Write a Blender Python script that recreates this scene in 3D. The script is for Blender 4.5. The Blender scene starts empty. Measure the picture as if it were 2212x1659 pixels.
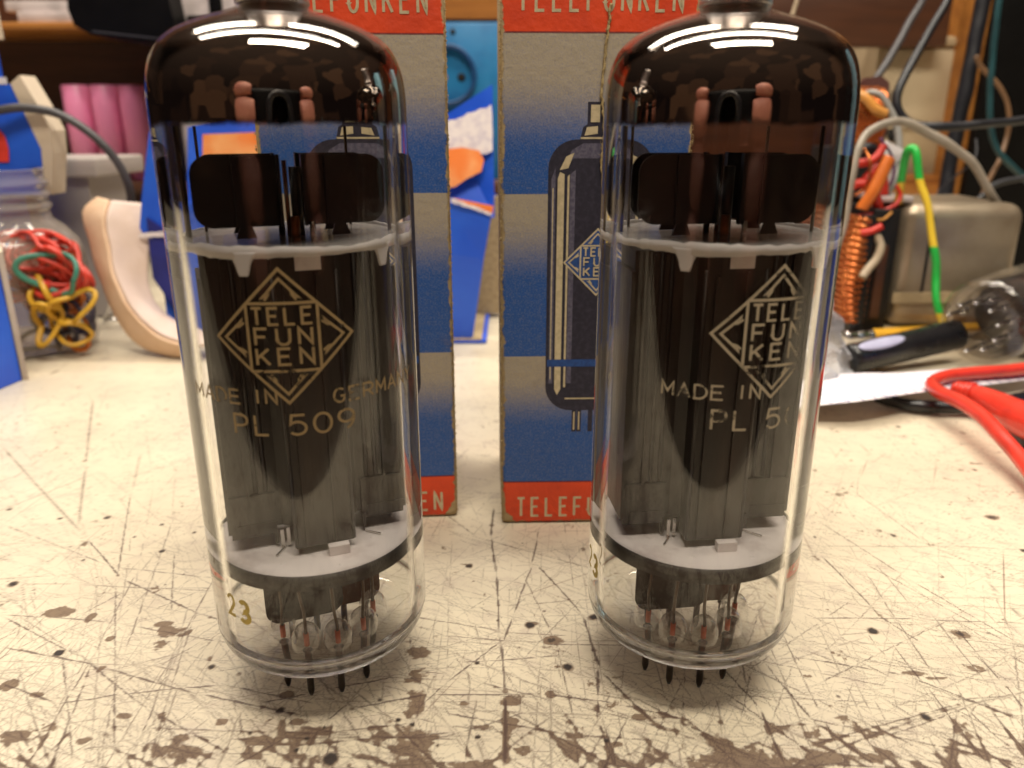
import bpy, bmesh, math, random
import numpy as np
from mathutils import Vector, Matrix
random.seed(7); rng = np.random.default_rng(11)
sc = bpy.context.scene
COL = sc.collection
S = 0.001                      # all lengths below are millimetres
R = math.radians
# ------------------------------------------------------------------ camera
TILT, CAMH, FPX = R(18.4), 98.0, 1700.0
cd = bpy.data.cameras.new('camera'); cam = bpy.data.objects.new('camera', cd); COL.objects.link(cam)
cam.location = (0, 0, CAMH*S); cam.rotation_euler = (R(90)-TILT, 0, 0)
cd.sensor_width = 36; cd.lens = FPX/2212*36; cd.clip_start = 0.005; cd.clip_end = 20
cd.dof.use_dof = True; cd.dof.focus_distance = 0.150; cd.dof.aperture_fstop = 19.0
sc.camera = cam
# ------------------------------------------------------------------ world, exposure
w = bpy.data.worlds.new('World'); sc.world = w; w.use_nodes = True
nt = w.node_tree; bg = nt.nodes['Background']
tc = nt.nodes.new('ShaderNodeTexCoord'); sx = nt.nodes.new('ShaderNodeSeparateXYZ')
rp = nt.nodes.new('ShaderNodeValToRGB'); nt.links.new(tc.outputs['Generated'], sx.inputs[0])
mr = nt.nodes.new('ShaderNodeMapRange'); mr.inputs['From Min'].default_value = -1
nt.links.new(sx.outputs['Z'], mr.inputs['Value']); nt.links.new(mr.outputs[0], rp.inputs[0])
rp.color_ramp.elements[0].position = 0.55; rp.color_ramp.elements[0].color = (.010, .006, .005, 1)
rp.color_ramp.elements[1].position = 0.97; rp.color_ramp.elements[1].color = (.07, .045, .03, 1)
vo = nt.nodes.new('ShaderNodeTexVoronoi'); vo.distance = 'CHEBYCHEV'; vo.inputs['Scale'].default_value = 3.4
vm = nt.nodes.new('ShaderNodeMapping'); vm.inputs['Scale'].default_value = (1, 1, 1.6); nt.links.new(tc.outputs['Generated'], vm.inputs[0]); nt.links.new(vm.outputs[0], vo.inputs['Vector'])
vs_ = nt.nodes.new('ShaderNodeSeparateColor'); nt.links.new(vo.outputs['Color'], vs_.inputs[0])
vr_ = nt.nodes.new('ShaderNodeValToRGB'); nt.links.new(vs_.outputs[0], vr_.inputs[0])     # invented dim brown clutter, added for the domes to mirror
vr_.color_ramp.elements[0].position = .35; vr_.color_ramp.elements[0].color = (0, 0, 0, 1)
e_ = vr_.color_ramp.elements.new(.72); e_.color = (.018, .008, .004, 1); vr_.color_ramp.elements[-1].color = (.07, .033, .015, 1)
va = nt.nodes.new('ShaderNodeMix'); va.data_type = 'RGBA'; va.blend_type = 'ADD'; va.inputs[0].default_value = 1.0
nt.links.new(rp.outputs[0], va.inputs[6]); nt.links.new(vr_.outputs[0], va.inputs[7])
nt.links.new(va.outputs[2], bg.inputs['Color']); bg.inputs['Strength'].default_value = 0.8
sc.view_settings.view_transform = 'Standard'; sc.view_settings.look = 'None'
sc.view_settings.exposure = 0.32; sc.view_settings.gamma = 1.0
try: sc.view_settings.use_curve_mapping = False
except Exception: pass
sc.render.engine = 'CYCLES'
cy = sc.cycles; cy.max_bounces = 16; cy.transparent_max_bounces = 40; cy.transmission_bounces = 14
cy.glossy_bounces = 6; cy.diffuse_bounces = 4; cy.caustics_reflective = False; cy.caustics_refractive = True
cy.use_denoising = True; cy.sample_clamp_indirect = 4.0; cy.blur_glossy = 0.3
# ------------------------------------------------------------------ lamps: fluorescent fixtures over the bench
def tube_light(name, loc, length, wid, watts, col, aim):
    l = bpy.data.lights.new(name, 'AREA'); l.shape = 'RECTANGLE'; l.size = length*S; l.size_y = wid*S
    l.energy = watts; l.color = col
    o = bpy.data.objects.new(name, l); COL.objects.link(o); o.location = Vector(loc)*S
    d = Vector(aim)-Vector(loc); o.rotation_euler = d.to_track_quat('-Z', 'Y').to_euler()
    if d.cross(Vector((1, 0, 0))).length == 0: pass
    return o
WARM = (1.0, .905, .76)
tube_light('fluorescent_light', (60, -115, 760), 480, 46, 2.7, WARM, (60, 140, 0))
tube_light('fluorescent_light', (60, -40, 800), 480, 46, 2.6, WARM, (60, 140, 0))
tube_light('fluorescent_light', (-60, 285, 860), 1150, 54, 5.0, (1, .91, .78), (-60, 180, 0))
tube_light('fluorescent_light', (-60, 560, 740), 1000, 54, 4.6, (1, .91, .78), (-60, 200, 0))

# ------------------------------------------------------------------ pixel helpers (2212 px wide photo -> mm)
def ray(px, py):
    x = (px-1106)/FPX; u = (829.5-py)/FPX
    return Vector((x, math.cos(TILT)+u*math.sin(TILT), -math.sin(TILT)+u*math.cos(TILT)))
def at(px, py, Y):
    d = ray(px, py); t = Y/d.y
    return Vector((d.x*t, Y, CAMH+d.z*t))
def gnd(px, py, z=0.0):
    d = ray(px, py); t = (z-CAMH)/d.z
    return Vector((d.x*t, d.y*t, z))

# ------------------------------------------------------------------ mesh builder
class MB:
    def __init__(s): s.v = []; s.f = []; s.sm = []
    def add(s, vs, fs, smooth=False):
        b = len(s.v); s.v += [tuple(p) for p in vs]
        for f in fs: s.f.append(tuple(i+b for i in f)); s.sm.append(smooth)
        return s
    def box(s, lo, hi, bev=0.0, M=None, seg=2):
        bm = bmesh.new(); bmesh.ops.create_cube(bm, size=1)
        c = [(a+b)/2 for a, b in zip(lo, hi)]; d = [b-a for a, b in zip(lo, hi)]
        for v in bm.verts: v.co = Vector((c[i]+v.co[i]*d[i] for i in range(3)))
        if bev: bmesh.ops.bevel(bm, geom=bm.edges[:], offset=bev, segments=seg, affect='EDGES', profile=.5)
        return s.bm(bm, M, bool(bev))
    def bm(s, bm, M=None, smooth=False):
        bm.verts.index_update()
        vs = [(M @ v.co) if M else v.co.copy() for v in bm.verts]
        s.add(vs, [[v.index for v in f.verts] for f in bm.faces], smooth); bm.free(); return s
    def lathe(s, prof, n=64, M=None, closed=False, smooth=True):
        vs = []; fs = []; m = len(prof)
        for r, z in prof:
            for k in range(n):
                a = 2*math.pi*k/n; vs.append(Vector((r*math.cos(a), r*math.sin(a), z)))
        for i in range(m if closed else m-1):
            j = (i+1) % m
            for k in range(n):
                l = (k+1) % n; fs.append((i*n+k, i*n+l, j*n+l, j*n+k))
        if M: vs = [M @ v for v in vs]
        b = len(s.v); s.add(vs, fs, smooth)
        return s
    def tube(s, pts, r, n=10, sub=6, smooth=True, flat=1.0, cap=True):
        P = [Vector(p) for p in pts]; rr = r if isinstance(r, (list, tuple)) else [r]*len(P)
        Q, RR = [], []
        if sub and len(P) > 2:
            for i in range(len(P)-1):
                p0 = P[max(i-1, 0)]; p1 = P[i]; p2 = P[i+1]; p3 = P[min(i+2, len(P)-1)]
                for k in range(sub):
                    t = k/sub
                    Q.append(.5*((2*p1)+(p2-p0)*t+(2*p0-5*p1+4*p2-p3)*t*t+(3*p1-p0-3*p2+p3)*t**3))
                    RR.append(rr[i]*(1-t)+rr[i+1]*t)
            Q.append(P[-1]); RR.append(rr[-1])
        else: Q, RR = P, rr
        up = None; vs = []; fs = []
        for i, p in enumerate(Q):
            d = (Q[min(i+1, len(Q)-1)]-Q[max(i-1, 0)])
            if d.length < 1e-9: d = Vector((0, 0, 1))
            d.normalize()
            if up is None:
                up = d.orthogonal().normalized() if abs(d.z) > .9 else (Vector((0, 0, 1))-d*d.z).normalized()
            else: up = (up-d*up.dot(d)); up = up.normalized() if up.length > 1e-6 else d.orthogonal().normalized()
            sd = d.cross(up)
            for k in range(n):
                a = 2*math.pi*k/n; vs.append(p+(up*math.cos(a)+sd*math.sin(a)*flat)*RR[i])
        for i in range(len(Q)-1):
            for k in range(n):
                l = (k+1) % n; fs.append((i*n+k, i*n+l, (i+1)*n+l, (i+1)*n+k))
        if cap: fs.append(tuple(range(n))[::-1]); fs.append(tuple((len(Q)-1)*n+k for k in range(n)))
        return s.add(vs, fs, smooth)
    def prism(s, poly, z0, z1, M=None, smooth=False):
        n = len(poly); vs = [Vector((x, y, z0)) for x, y in poly]+[Vector((x, y, z1)) for x, y in poly]
        fs = [tuple(range(n))[::-1], tuple(range(n, 2*n))]+[(i, (i+1) % n, n+(i+1) % n, n+i) for i in range(n)]
        if M: vs = [M @ v for v in vs]
        return s.add(vs, fs, smooth)
    def sheet(s, rows, th, smooth=True, sub=1):
        """thick sheet from a grid of points"""
        G = [[Vector(p) for p in r] for r in rows]
        for _ in range(sub):
            G = refine(G); G = [list(c) for c in zip(*G)]; G = refine(G); G = [list(c) for c in zip(*G)]
        m, n = len(G), len(G[0]); N = [[None]*n for _ in range(m)]
        for i in range(m):
            for j in range(n):
                du = G[min(i+1, m-1)][j]-G[max(i-1, 0)][j]; dv = G[i][min(j+1, n-1)]-G[i][max(j-1, 0)]
                q = du.cross(dv); N[i][j] = q.normalized() if q.length > 1e-9 else Vector((0, 0, 1))
        vs = [G[i][j] for i in range(m) for j in range(n)]+[G[i][j]-N[i][j]*th for i in range(m) for j in range(n)]
        o = m*n; fs = []
        for i in range(m-1):
            for j in range(n-1):
                a, b, c, d = i*n+j, i*n+j+1, (i+1)*n+j+1, (i+1)*n+j
                fs.append((a, b, c, d)); fs.append((o+d, o+c, o+b, o+a))
        for i in range(m-1):
            fs.append((i*n, (i+1)*n, o+(i+1)*n, o+i*n)); fs.append((i*n+n-1, o+i*n+n-1, o+(i+1)*n+n-1, (i+1)*n+n-1))
        for j in range(n-1):
            fs.append((j, o+j, o+j+1, j+1)); k = (m-1)*n; fs.append((k+j, k+j+1, o+k+j+1, o+k+j))
        s.add(vs, fs, smooth); nr = 2*(m-1)+2*(n-1)
        if smooth: s.sm[-nr:] = [False]*nr
        return s
    def jitter(s, amp, sc_=8.0):
        from mathutils import noise
        s.v = [tuple(Vector(p)+noise.noise_vector(Vector(p)/sc_)*amp) for p in s.v]; return s
def refine(G):
    out = []
    for i in range(len(G)-1):
        p0 = G[max(i-1, 0)]; p1 = G[i]; p2 = G[i+1]; p3 = G[min(i+2, len(G)-1)]
        out.append(p1); out.append([(-a+9*b+9*c-d)/16 for a, b, c, d in zip(p0, p1, p2, p3)])
    out.append(G[-1]); return out

ORG = {}
def build(mb, name, mat, parent=None, local=False, loc=None):
    """link ONE mesh object; coordinates are world mm unless local (then parent's frame)"""
    V = np.array(mb.v, dtype=float)
    if parent is None:
        if loc is None:
            lo, hi = V.min(0), V.max(0); loc = ((lo[0]+hi[0])/2, (lo[1]+hi[1])/2, lo[2])
        o_ = np.array(loc)
    else: o_ = np.array((0, 0, 0)) if local else np.array(ORG[parent.name])
    me = bpy.data.meshes.new(name); me.from_pydata(((V-o_)*S).tolist(), [], mb.f)
    me.polygons.foreach_set('use_smooth', mb.sm)
    me.validate(); me.update()
    bm = bmesh.new(); bm.from_mesh(me); bmesh.ops.recalc_face_normals(bm, faces=bm.faces[:]); bm.to_mesh(me); bm.free()
    o = bpy.data.objects.new(name, me); COL.objects.link(o)
    if mat: me.materials.append(mat)
    if any(mb.sm) and not all(mb.sm): pass
    if parent is None: o.location = Vector(o_)*S; ORG[o.name] = tuple(o_)
    else: o.parent = parent; ORG[o.name] = ORG[parent.name]
    return o
def tag(o, label, cat, group=None):
    o['label'] = label; o['category'] = cat
    if group: o['group'] = group
    return o
def thing(name, loc, label, cat, group=None, rz=0):
    o = bpy.data.objects.new(name, None); COL.objects.link(o); o.empty_display_size = .01
    o.location = Vector(loc)*S; o.rotation_euler = (0, 0, rz); ORG[o.name] = tuple(loc)
    return tag(o, label, cat, group)

# ------------------------------------------------------------------ materials
def newmat(name):
    m = bpy.data.materials.new(name); m.use_nodes = True; nt = m.node_tree
    return m, nt, nt.nodes['Principled BSDF'], nt.nodes['Material Output']
def N(nt, t, **kw):
    n = nt.nodes.new(t)
    for k, v in kw.items():
        if k in n.inputs: n.inputs[k].default_value = v
        else: setattr(n, k, v)
    return n
def mathn(nt, op, a, b=None, clamp=False):
    n = nt.nodes.new('ShaderNodeMath'); n.operation = op; n.use_clamp = clamp
    for i, x in enumerate((a, b)):
        if x is None: continue
        if isinstance(x, (int, float)): n.inputs[i].default_value = x
        else: nt.links.new(x, n.inputs[i])
    return n.outputs[0]
def mixc(nt, f, a, b):
    n = nt.nodes.new('ShaderNodeMix'); n.data_type = 'RGBA'
    for sock, x in ((n.inputs[0], f), (n.inputs[6], a), (n.inputs[7], b)):
        if isinstance(x, (int, float)): sock.default_value = x
        elif isinstance(x, tuple): sock.default_value = x if len(x) == 4 else (*x, 1)
        else: nt.links.new(x, sock)
    return n.outputs[2]
def noise(nt, scale, vec=None, detail=3, rough=.55, dist=0.0):
    n = nt.nodes.new('ShaderNodeTexNoise'); n.inputs['Scale'].default_value = scale
    n.inputs['Detail'].default_value = detail; n.inputs['Roughness'].default_value = rough
    n.inputs['Distortion'].default_value = dist
    if vec is not None: nt.links.new(vec, n.inputs['Vector'])
    return n.outputs['Fac']
def ramp(nt, x, lo, hi):
    n = nt.nodes.new('ShaderNodeMapRange'); n.interpolation_type = 'SMOOTHSTEP'
    nt.links.new(x, n.inputs['Value']); n.inputs['From Min'].default_value = lo; n.inputs['From Max'].default_value = hi
    return n.outputs[0]
def coords(nt, kind='Object', scale=None):
    t = nt.nodes.new('ShaderNodeTexCoord').outputs[kind]
    if scale:
        m = nt.nodes.new('ShaderNodeMapping'); m.inputs['Scale'].default_value = scale; nt.links.new(t, m.inputs['Vector']); t = m.outputs[0]
    return t
def mat(name, col, rough=.5, metal=0.0, col2=None, sc1=60, lo=.4, hi=.65, bump=0.0, bsc=300, stretch=None, coat=0.0, spec=.5):
    m, nt, p, out = newmat(name)
    v = coords(nt, 'Object', stretch)
    p.inputs['Metallic'].default_value = metal; p.inputs['Specular IOR Level'].default_value = spec
    if coat: p.inputs['Coat Weight'].default_value = coat; p.inputs['Coat Roughness'].default_value = .08
    c2 = col2 or tuple(c*.72 for c in col)
    f = ramp(nt, noise(nt, sc1, v, 4), lo, hi)
    nt.links.new(mixc(nt, f, col, c2), p.inputs['Base Color'])
    g = noise(nt, sc1*3, v, 3)
    nt.links.new(mathn(nt, 'ADD', mathn(nt, 'MULTIPLY', mathn(nt, 'SUBTRACT', g, .5), .25), rough, True), p.inputs['Roughness'])
    if bump:
        b = N(nt, 'ShaderNodeBump', Strength=bump, Distance=.0004); nt.links.new(noise(nt, bsc, v, 3), b.inputs['Height'])
        nt.links.new(b.outputs[0], p.inputs['Normal'])
    return m
def schlick(nt, power=5.0):
    lw = N(nt, 'ShaderNodeLayerWeight', Blend=.5)
    return lw.outputs['Facing'], mathn(nt, 'ADD', mathn(nt, 'MULTIPLY', mathn(nt, 'POWER', lw.outputs['Facing'], power), .9), .027)
def clear(name, tint=(.97, .97, .97), haze=0.0, hcol=(.6, .58, .55), edge=None, rough=0.0, smudge=True, gl=1.0, base=False, power=5.0):
    """clear wall: transparent + Fresnel gloss; where the wall is seen edge-on the light refracts"""
    m, nt, p, out = newmat(name); nt.nodes.remove(p)
    fac, fr = schlick(nt, power)
    tr = N(nt, 'ShaderNodeBsdfTransparent', Color=(*tint, 1)); gl_ = N(nt, 'ShaderNodeBsdfGlossy', Roughness=rough)
    gl_.inputs['Color'].default_value = (gl, gl, gl, 1)
    mx = N(nt, 'ShaderNodeMixShader'); nt.links.new(fr, mx.inputs[0]); nt.links.new(tr.outputs[0], mx.inputs[1]); nt.links.new(gl_.outputs[0], mx.inputs[2])
    last = mx.outputs[0]
    if edge:
        ge = nt.nodes.new('ShaderNodeNewGeometry'); tn = []
        for sock in ('Normal', 'Incoming'):
            vt = nt.nodes.new('ShaderNodeVectorTransform'); vt.vector_type = 'VECTOR'; vt.convert_from = 'WORLD'; vt.convert_to = 'OBJECT'
            nt.links.new(ge.outputs[sock], vt.inputs[0]); fl = nt.nodes.new('ShaderNodeVectorMath'); fl.operation = 'MULTIPLY'; fl.inputs[1].default_value = (1, 1, 0)
            nt.links.new(vt.outputs[0], fl.inputs[0]); nm = nt.nodes.new('ShaderNodeVectorMath'); nm.operation = 'NORMALIZE'; nt.links.new(fl.outputs[0], nm.inputs[0]); tn.append(nm.outputs[0])
            if sock == 'Normal':
                ln = nt.nodes.new('ShaderNodeVectorMath'); ln.operation = 'LENGTH'; nt.links.new(fl.outputs[0], ln.inputs[0])
        dp = nt.nodes.new('ShaderNodeVectorMath'); dp.operation = 'DOT_PRODUCT'; nt.links.new(tn[0], dp.inputs[0]); nt.links.new(tn[1], dp.inputs[1])
        fac = mathn(nt, 'MULTIPLY', mathn(nt, 'SUBTRACT', 1.0, mathn(nt, 'ABSOLUTE', dp.outputs['Value'])), ramp(nt, ln.outputs['Value'], .5, .9))
        if base:
            zx = nt.nodes.new('ShaderNodeSeparateXYZ'); nt.links.new(coords(nt), zx.inputs[0])
            fac = mathn(nt, 'MAXIMUM', fac, mathn(nt, 'MULTIPLY', ramp(nt, zx.outputs['Z'], .0175, .0135), .62))
        g = N(nt, 'ShaderNodeBsdfGlass', IOR=1.46, Roughness=0.0, Color=(*[t*.99 for t in tint], 1))
        mx2 = N(nt, 'ShaderNodeMixShader'); nt.links.new(ramp(nt, fac, edge[0], edge[1]), mx2.inputs[0])
        nt.links.new(last, mx2.inputs[1]); nt.links.new(g.outputs[0], mx2.inputs[2]); last = mx2.outputs[0]
    if haze:
        d = N(nt, 'ShaderNodeBsdfDiffuse', Color=(*hcol, 1)); mx3 = N(nt, 'ShaderNodeMixShader')
        h = mathn(nt, 'MULTIPLY', ramp(nt, noise(nt, 90, coords(nt), 5), .3, .75), haze*1.6) if smudge else haze
        if smudge: nt.links.new(h, mx3.inputs[0])
        else: mx3.inputs[0].default_value = haze
        nt.links.new(last, mx3.inputs[1]); nt.links.new(d.outputs[0], mx3.inputs[2]); last = mx3.outputs[0]
    nt.links.new(last, out.inputs[0]); return m

M = {}
M['glass'] = clear('tube_glass', (.985, .985, .98), edge=(.50, .64), base=True)
M['bead'] = clear('bead_glass', (.95, .95, .95), .05, (.75, .74, .72), smudge=False, power=1.7)
M['lying_glass'] = clear('lying_tube_glass', (.95, .93, .91), .01, (.5, .44, .40), smudge=False, power=3.0)
M['mica'] = clear('mica', (.80, .77, .74), .26, (.66, .62, .60), smudge=False, rough=.2)
M['mica_rim'] = clear('mica_rim', (.9, .88, .86), .62, (.80, .76, .74), smudge=False, rough=.3)
M['plastic_clear'] = clear('clear_plastic', (.90, .88, .86), .30, (.52, .45, .38), smudge=False, rough=.08, power=2.6)
M['plastic_haze'] = clear('hazy_plastic', (.75, .73, .70), .62, (.50, .45, .41), smudge=False, rough=.3)
M['bag'] = clear('bag_film', (.78, .78, .80), .34, (.8, .8, .82), smudge=False, rough=.08)
def printmat(name, a, b, lo, hi, fade=None):
    m = mat(name, a, .55, 0, b, 500, .5, .8); nt = m.node_tree; v = coords(nt)
    al = ramp(nt, mathn(nt, 'ADD', mathn(nt, 'MULTIPLY', noise(nt, 170, v, 2), .7), mathn(nt, 'MULTIPLY', noise(nt, 1100, v, 2), .3)), lo, hi)
    if fade:      # alpha thins to one side: wear, plus loss against the bright background
        fx = nt.nodes.new('ShaderNodeSeparateXYZ'); nt.links.new(v, fx.inputs[0])
        al = mathn(nt, 'MULTIPLY', al, ramp(nt, mathn(nt, 'ADD', fx.outputs['X'], mathn(nt, 'MULTIPLY', noise(nt, 300, v, 3), .004)), fade+.003, fade))
    nt.links.new(al, nt.nodes['Principled BSDF'].inputs['Alpha']); return m
def anodemat():
    m, nt, p, out = newmat('blackened_plate'); v = coords(nt); st = coords(nt, 'Object', (1, 1, .22))
    xyz = nt.nodes.new('ShaderNodeSeparateXYZ'); nt.links.new(v, xyz.inputs[0])
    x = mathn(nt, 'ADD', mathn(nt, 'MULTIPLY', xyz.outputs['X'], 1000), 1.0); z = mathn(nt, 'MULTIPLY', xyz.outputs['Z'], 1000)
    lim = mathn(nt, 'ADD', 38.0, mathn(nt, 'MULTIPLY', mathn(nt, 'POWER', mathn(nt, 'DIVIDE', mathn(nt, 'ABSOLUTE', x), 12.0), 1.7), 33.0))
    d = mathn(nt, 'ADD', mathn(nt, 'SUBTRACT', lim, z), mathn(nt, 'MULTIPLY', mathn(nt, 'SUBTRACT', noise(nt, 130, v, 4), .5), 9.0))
    bench_refl = mathn(nt, 'MULTIPLY', ramp(nt, d, -1.5, 3.0), mathn(nt, 'ADD', .25, mathn(nt, 'MULTIPLY', ramp(nt, noise(nt, 240, st, 4, .65), .35, .7), .75)))  # lighter U: the bench's reflection painted into the plate colour, mottled by noise
    bench_refl = mathn(nt, 'MULTIPLY', bench_refl, mathn(nt, 'MULTIPLY', ramp(nt, noise(nt, 45, v, 3), .25, .6), .95))
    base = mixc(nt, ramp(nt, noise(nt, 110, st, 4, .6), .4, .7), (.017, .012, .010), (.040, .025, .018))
    nt.links.new(mixc(nt, bench_refl, base, (.082, .075, .068)), p.inputs['Base Color'])
    p.inputs['Roughness'].default_value = .36; p.inputs['Specular IOR Level'].default_value = .5
    b = N(nt, 'ShaderNodeBump', Strength=.2, Distance=.0004); nt.links.new(noise(nt, 900, st, 3), b.inputs['Height']); nt.links.new(b.outputs[0], p.inputs['Normal']); return m
def getter():
    m, nt, p, out = newmat('getter_mirror')
    v = coords(nt); xyz = nt.nodes.new('ShaderNodeSeparateXYZ'); nt.links.new(v, xyz.inputs[0])
    z = mathn(nt, 'ADD', xyz.outputs['Z'], mathn(nt, 'MULTIPLY', mathn(nt, 'SUBTRACT', noise(nt, 140, v, 4), .5), .0026))
    a = ramp(nt, z, .0972, .0985)
    p.inputs['Metallic'].default_value = 1; p.inputs['Roughness'].default_value = .03
    top = ramp(nt, z, .1075, .1115)
    nt.links.new(mixc(nt, top, (.44, .40, .37), (.54, .47, .41)), p.inputs['Base Color'])
    rr = mathn(nt, 'ADD', mathn(nt, 'MULTIPLY', ramp(nt, noise(nt, 160, v, 5), .5, .8), .12), .02)
    nt.links.new(mathn(nt, 'ADD', rr, mathn(nt, 'MULTIPLY', top, .06)), p.inputs['Roughness'])
    nt.links.new(a, p.inputs['Alpha']); return m
M['getter'] = getter()
M['cap'] = mat('cap_metal', (.62, .56, .53), .33, 1, (.48, .42, .39), 90)
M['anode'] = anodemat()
M['fin'] = mat('carbonised_fin', (.016, .013, .011), .36, .2, (.040, .025, .018), 120, .45, .7, .15, 900)
M['ring'] = mat('ring_metal', (.020, .015, .012), .55, .1, (.035, .026, .021), 200, .4, .7, .2, 1200)
M['mica_pale'] = mat('pale_mica', (.70, .64, .62), .35, 0, (.56, .49, .47), 180, .45, .7)
M['rod'] = mat('support_rod', (.10, .075, .06), .35, .8)
M['copper_rod'] = mat('copper_rod', (.42, .16, .07), .35, .8)
M['tab'] = mat('bright_tab', (.75, .72, .68), .25, .9)
M['dumet'] = mat('copper_seal', (.62, .13, .05), .5, .1)
M['pin'] = mat('dull_pin', (.085, .07, .06), .42, .7, (.05, .04, .035), 400)
M['shield'] = mat('brown_shield', (.020, .013, .010), .5, .1, (.038, .026, .020), 160)
M['shield_refl'] = mat('red_reflection', (.085, .030, .012), .4, .4)
M['print'] = printmat('gold_print', (.26, .18, .08), (.19, .13, .06), .33, .43)
M['print_pale'] = printmat('pale_print', (.38, .32, .22), (.26, .22, .15), .35, .46, .0088)
M['code'] = mat('yellow_print', (.50, .37, .07), .6, 0, (.36, .27, .06), 700)
M['paper_print'] = mat('cream_ink', (.60, .50, .32), .6, 0, (.48, .40, .25), 700)
M['ink'] = mat('dark_ink', (.018, .017, .032), .55, 0, (.035, .030, .052), 900, .4, .7)
M['ink_grey'] = mat('grey_violet_ink', (.13, .12, .17), .6, 0, (.07, .065, .11), 1200, .35, .65)
M['ink_blue'] = mat('blue_ink', (.020, .075, .27), .55, 0, (.015, .05, .20), 900)
M['board'] = mat('raw_board', (.42, .32, .18), .8, 0, (.30, .22, .12), 500, bump=.4)
M['string'] = mat('frayed_fibre', (.46, .35, .17), .85, 0, (.28, .20, .09), 900, bump=.5, bsc=2500)
M['wood'] = mat('shelf_wood', (.20, .072, .020), .5, 0, (.13, .045, .013), 14, .35, .7, .2, 60, (1, 6, 9))
M['wood_dark'] = mat('dark_wood', (.085, .028, .010), .5, 0, (.055, .018, .007), 14, .35, .7, .2, 60, (1, 6, 9))
M['wood_orange'] = mat('orange_wood', (.42, .17, .035), .45, 0, (.30, .11, .022), 14, .35, .7, .2, 60, (1, 6, 9))
M['blue_card'] = mat('blue_card', (.012, .085, .62), .42, 0, (.018, .12, .70), 30, .4, .7, .2, 200)
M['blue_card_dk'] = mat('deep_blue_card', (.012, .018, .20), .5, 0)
M['cream_card'] = mat('cream_card', (.62, .52, .40), .7, 0, (.50, .40, .28), 40)
M['torn'] = mat('torn_fibre', (.78, .72, .72), .9, 0, (.60, .55, .62), 300, .4, .7, .6, 900)
M['orange_ink'] = mat('orange_ink', (.85, .22, .04), .5, 0, (.9, .42, .16), 40, .45, .7)
M['red_ink'] = mat('red_ink', (.75, .05, .03), .45)
M['foam'] = mat('white_foam', (.62, .49, .43), .75, 0, (.56, .43, .35), 60, .4, .7, .25, 500)
M['foam_edge'] = mat('tan_foam', (.66, .47, .32), .8, 0, (.58, .38, .24), 60, .4, .7, .3, 500)
M['pink'] = mat('pink_sleeve', (.88, .28, .48), .38, 0, (.78, .20, .42), 60, .5, .7)
M['black_pl'] = mat('black_plastic', (.004, .0035, .0035), .5, spec=.12)
M['black_rub'] = mat('black_rubber', (.012, .012, .014), .30)
M['grey_cab'] = mat('grey_cable', (.07, .065, .07), .4)
M['white_pl'] = mat('white_plastic', (.62, .54, .52), .45)
M['white_bright'] = mat('bright_white_plastic', (.85, .80, .80), .5)
M['beige'] = mat('beige_casing', (.47, .37, .23), .5, 0, (.38, .29, .17), 30, .4, .8)
M['beige_lid'] = mat('beige_lid', (.55, .45, .30), .5, 0, (.45, .35, .22), 30, .4, .8)
M['socket'] = mat('blue_socket', (.012, .16, .36), .4, 0, (.01, .13, .31), 50)
M['hole'] = mat('dark_hole', (.006, .005, .004), .8)
M['shell'] = mat('zinc_shroud', (.44, .36, .26), .34, .6, (.28, .21, .14), 40, .35, .75, .3, 500)
M['core'] = mat('black_core', (.014, .012, .011), .45, .3)
M['copper'] = mat('copper_winding', (.62, .20, .06), .28, .9, (.40, .10, .03), 80, .4, .65)
M['bobbin'] = mat('brown_bobbin', (.13, .050, .040), .45)
M['label'] = mat('cream_label', (.52, .40, .24), .6)
M['steel'] = mat('bright_steel', (.70, .68, .68), .18, 1)
M['yellow_paint'] = mat('yellow_paint', (.80, .42, .03), .35)
M['lilac'] = mat('lilac_patch', (.42, .42, .58), .4)
M['red_pl'] = mat('red_plastic', (.72, .045, .025), .34, coat=.3)
M['ltblue'] = mat('pale_blue_card', (.30, .62, .80), .5)
for k, c in dict(w_flat=(.36, .31, .25), w_black=(.010, .010, .014), w_grey=(.26, .25, .23), w_orange=(.62, .15, .02), w_red=(.62, .03, .015),
                 w_brown=(.22, .12, .06), w_amber=(.62, .27, .05), w_teal_sheen=(.015, .06, .07), w_cream=(.5, .40, .28), w_violet=(.12, .03, .12),
                 rb_red=(.62, .05, .03), rb_green=(.05, .22, .16), rb_yellow=(.62, .36, .03), rb_orange=(.66, .20, .03), rb_dark=(.04, .035, .06)).items():
    M[k] = mat(k.replace('w_', 'wire_').replace('rb_', 'rubber_'), c, .38)
def greenyellow():
    m, nt, p, out = newmat('green_yellow_sleeve'); v = coords(nt, 'Generated')
    xyz = nt.nodes.new('ShaderNodeSeparateXYZ'); nt.links.new(v, xyz.inputs[0])
    wv = mathn(nt, 'SINE', mathn(nt, 'ADD', mathn(nt, 'MULTIPLY', xyz.outputs['Z'], 8.4), mathn(nt, 'ADD', mathn(nt, 'MULTIPLY', xyz.outputs['Y'], .8), -4.2)))
    nt.links.new(mixc(nt, ramp(nt, wv, -.05, .05), (.02, .42, .06), (.75, .52, .04)), p.inputs['Base Color'])
    p.inputs['Roughness'].default_value = .35; return m
M['w_earth'] = greenyellow()
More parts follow.
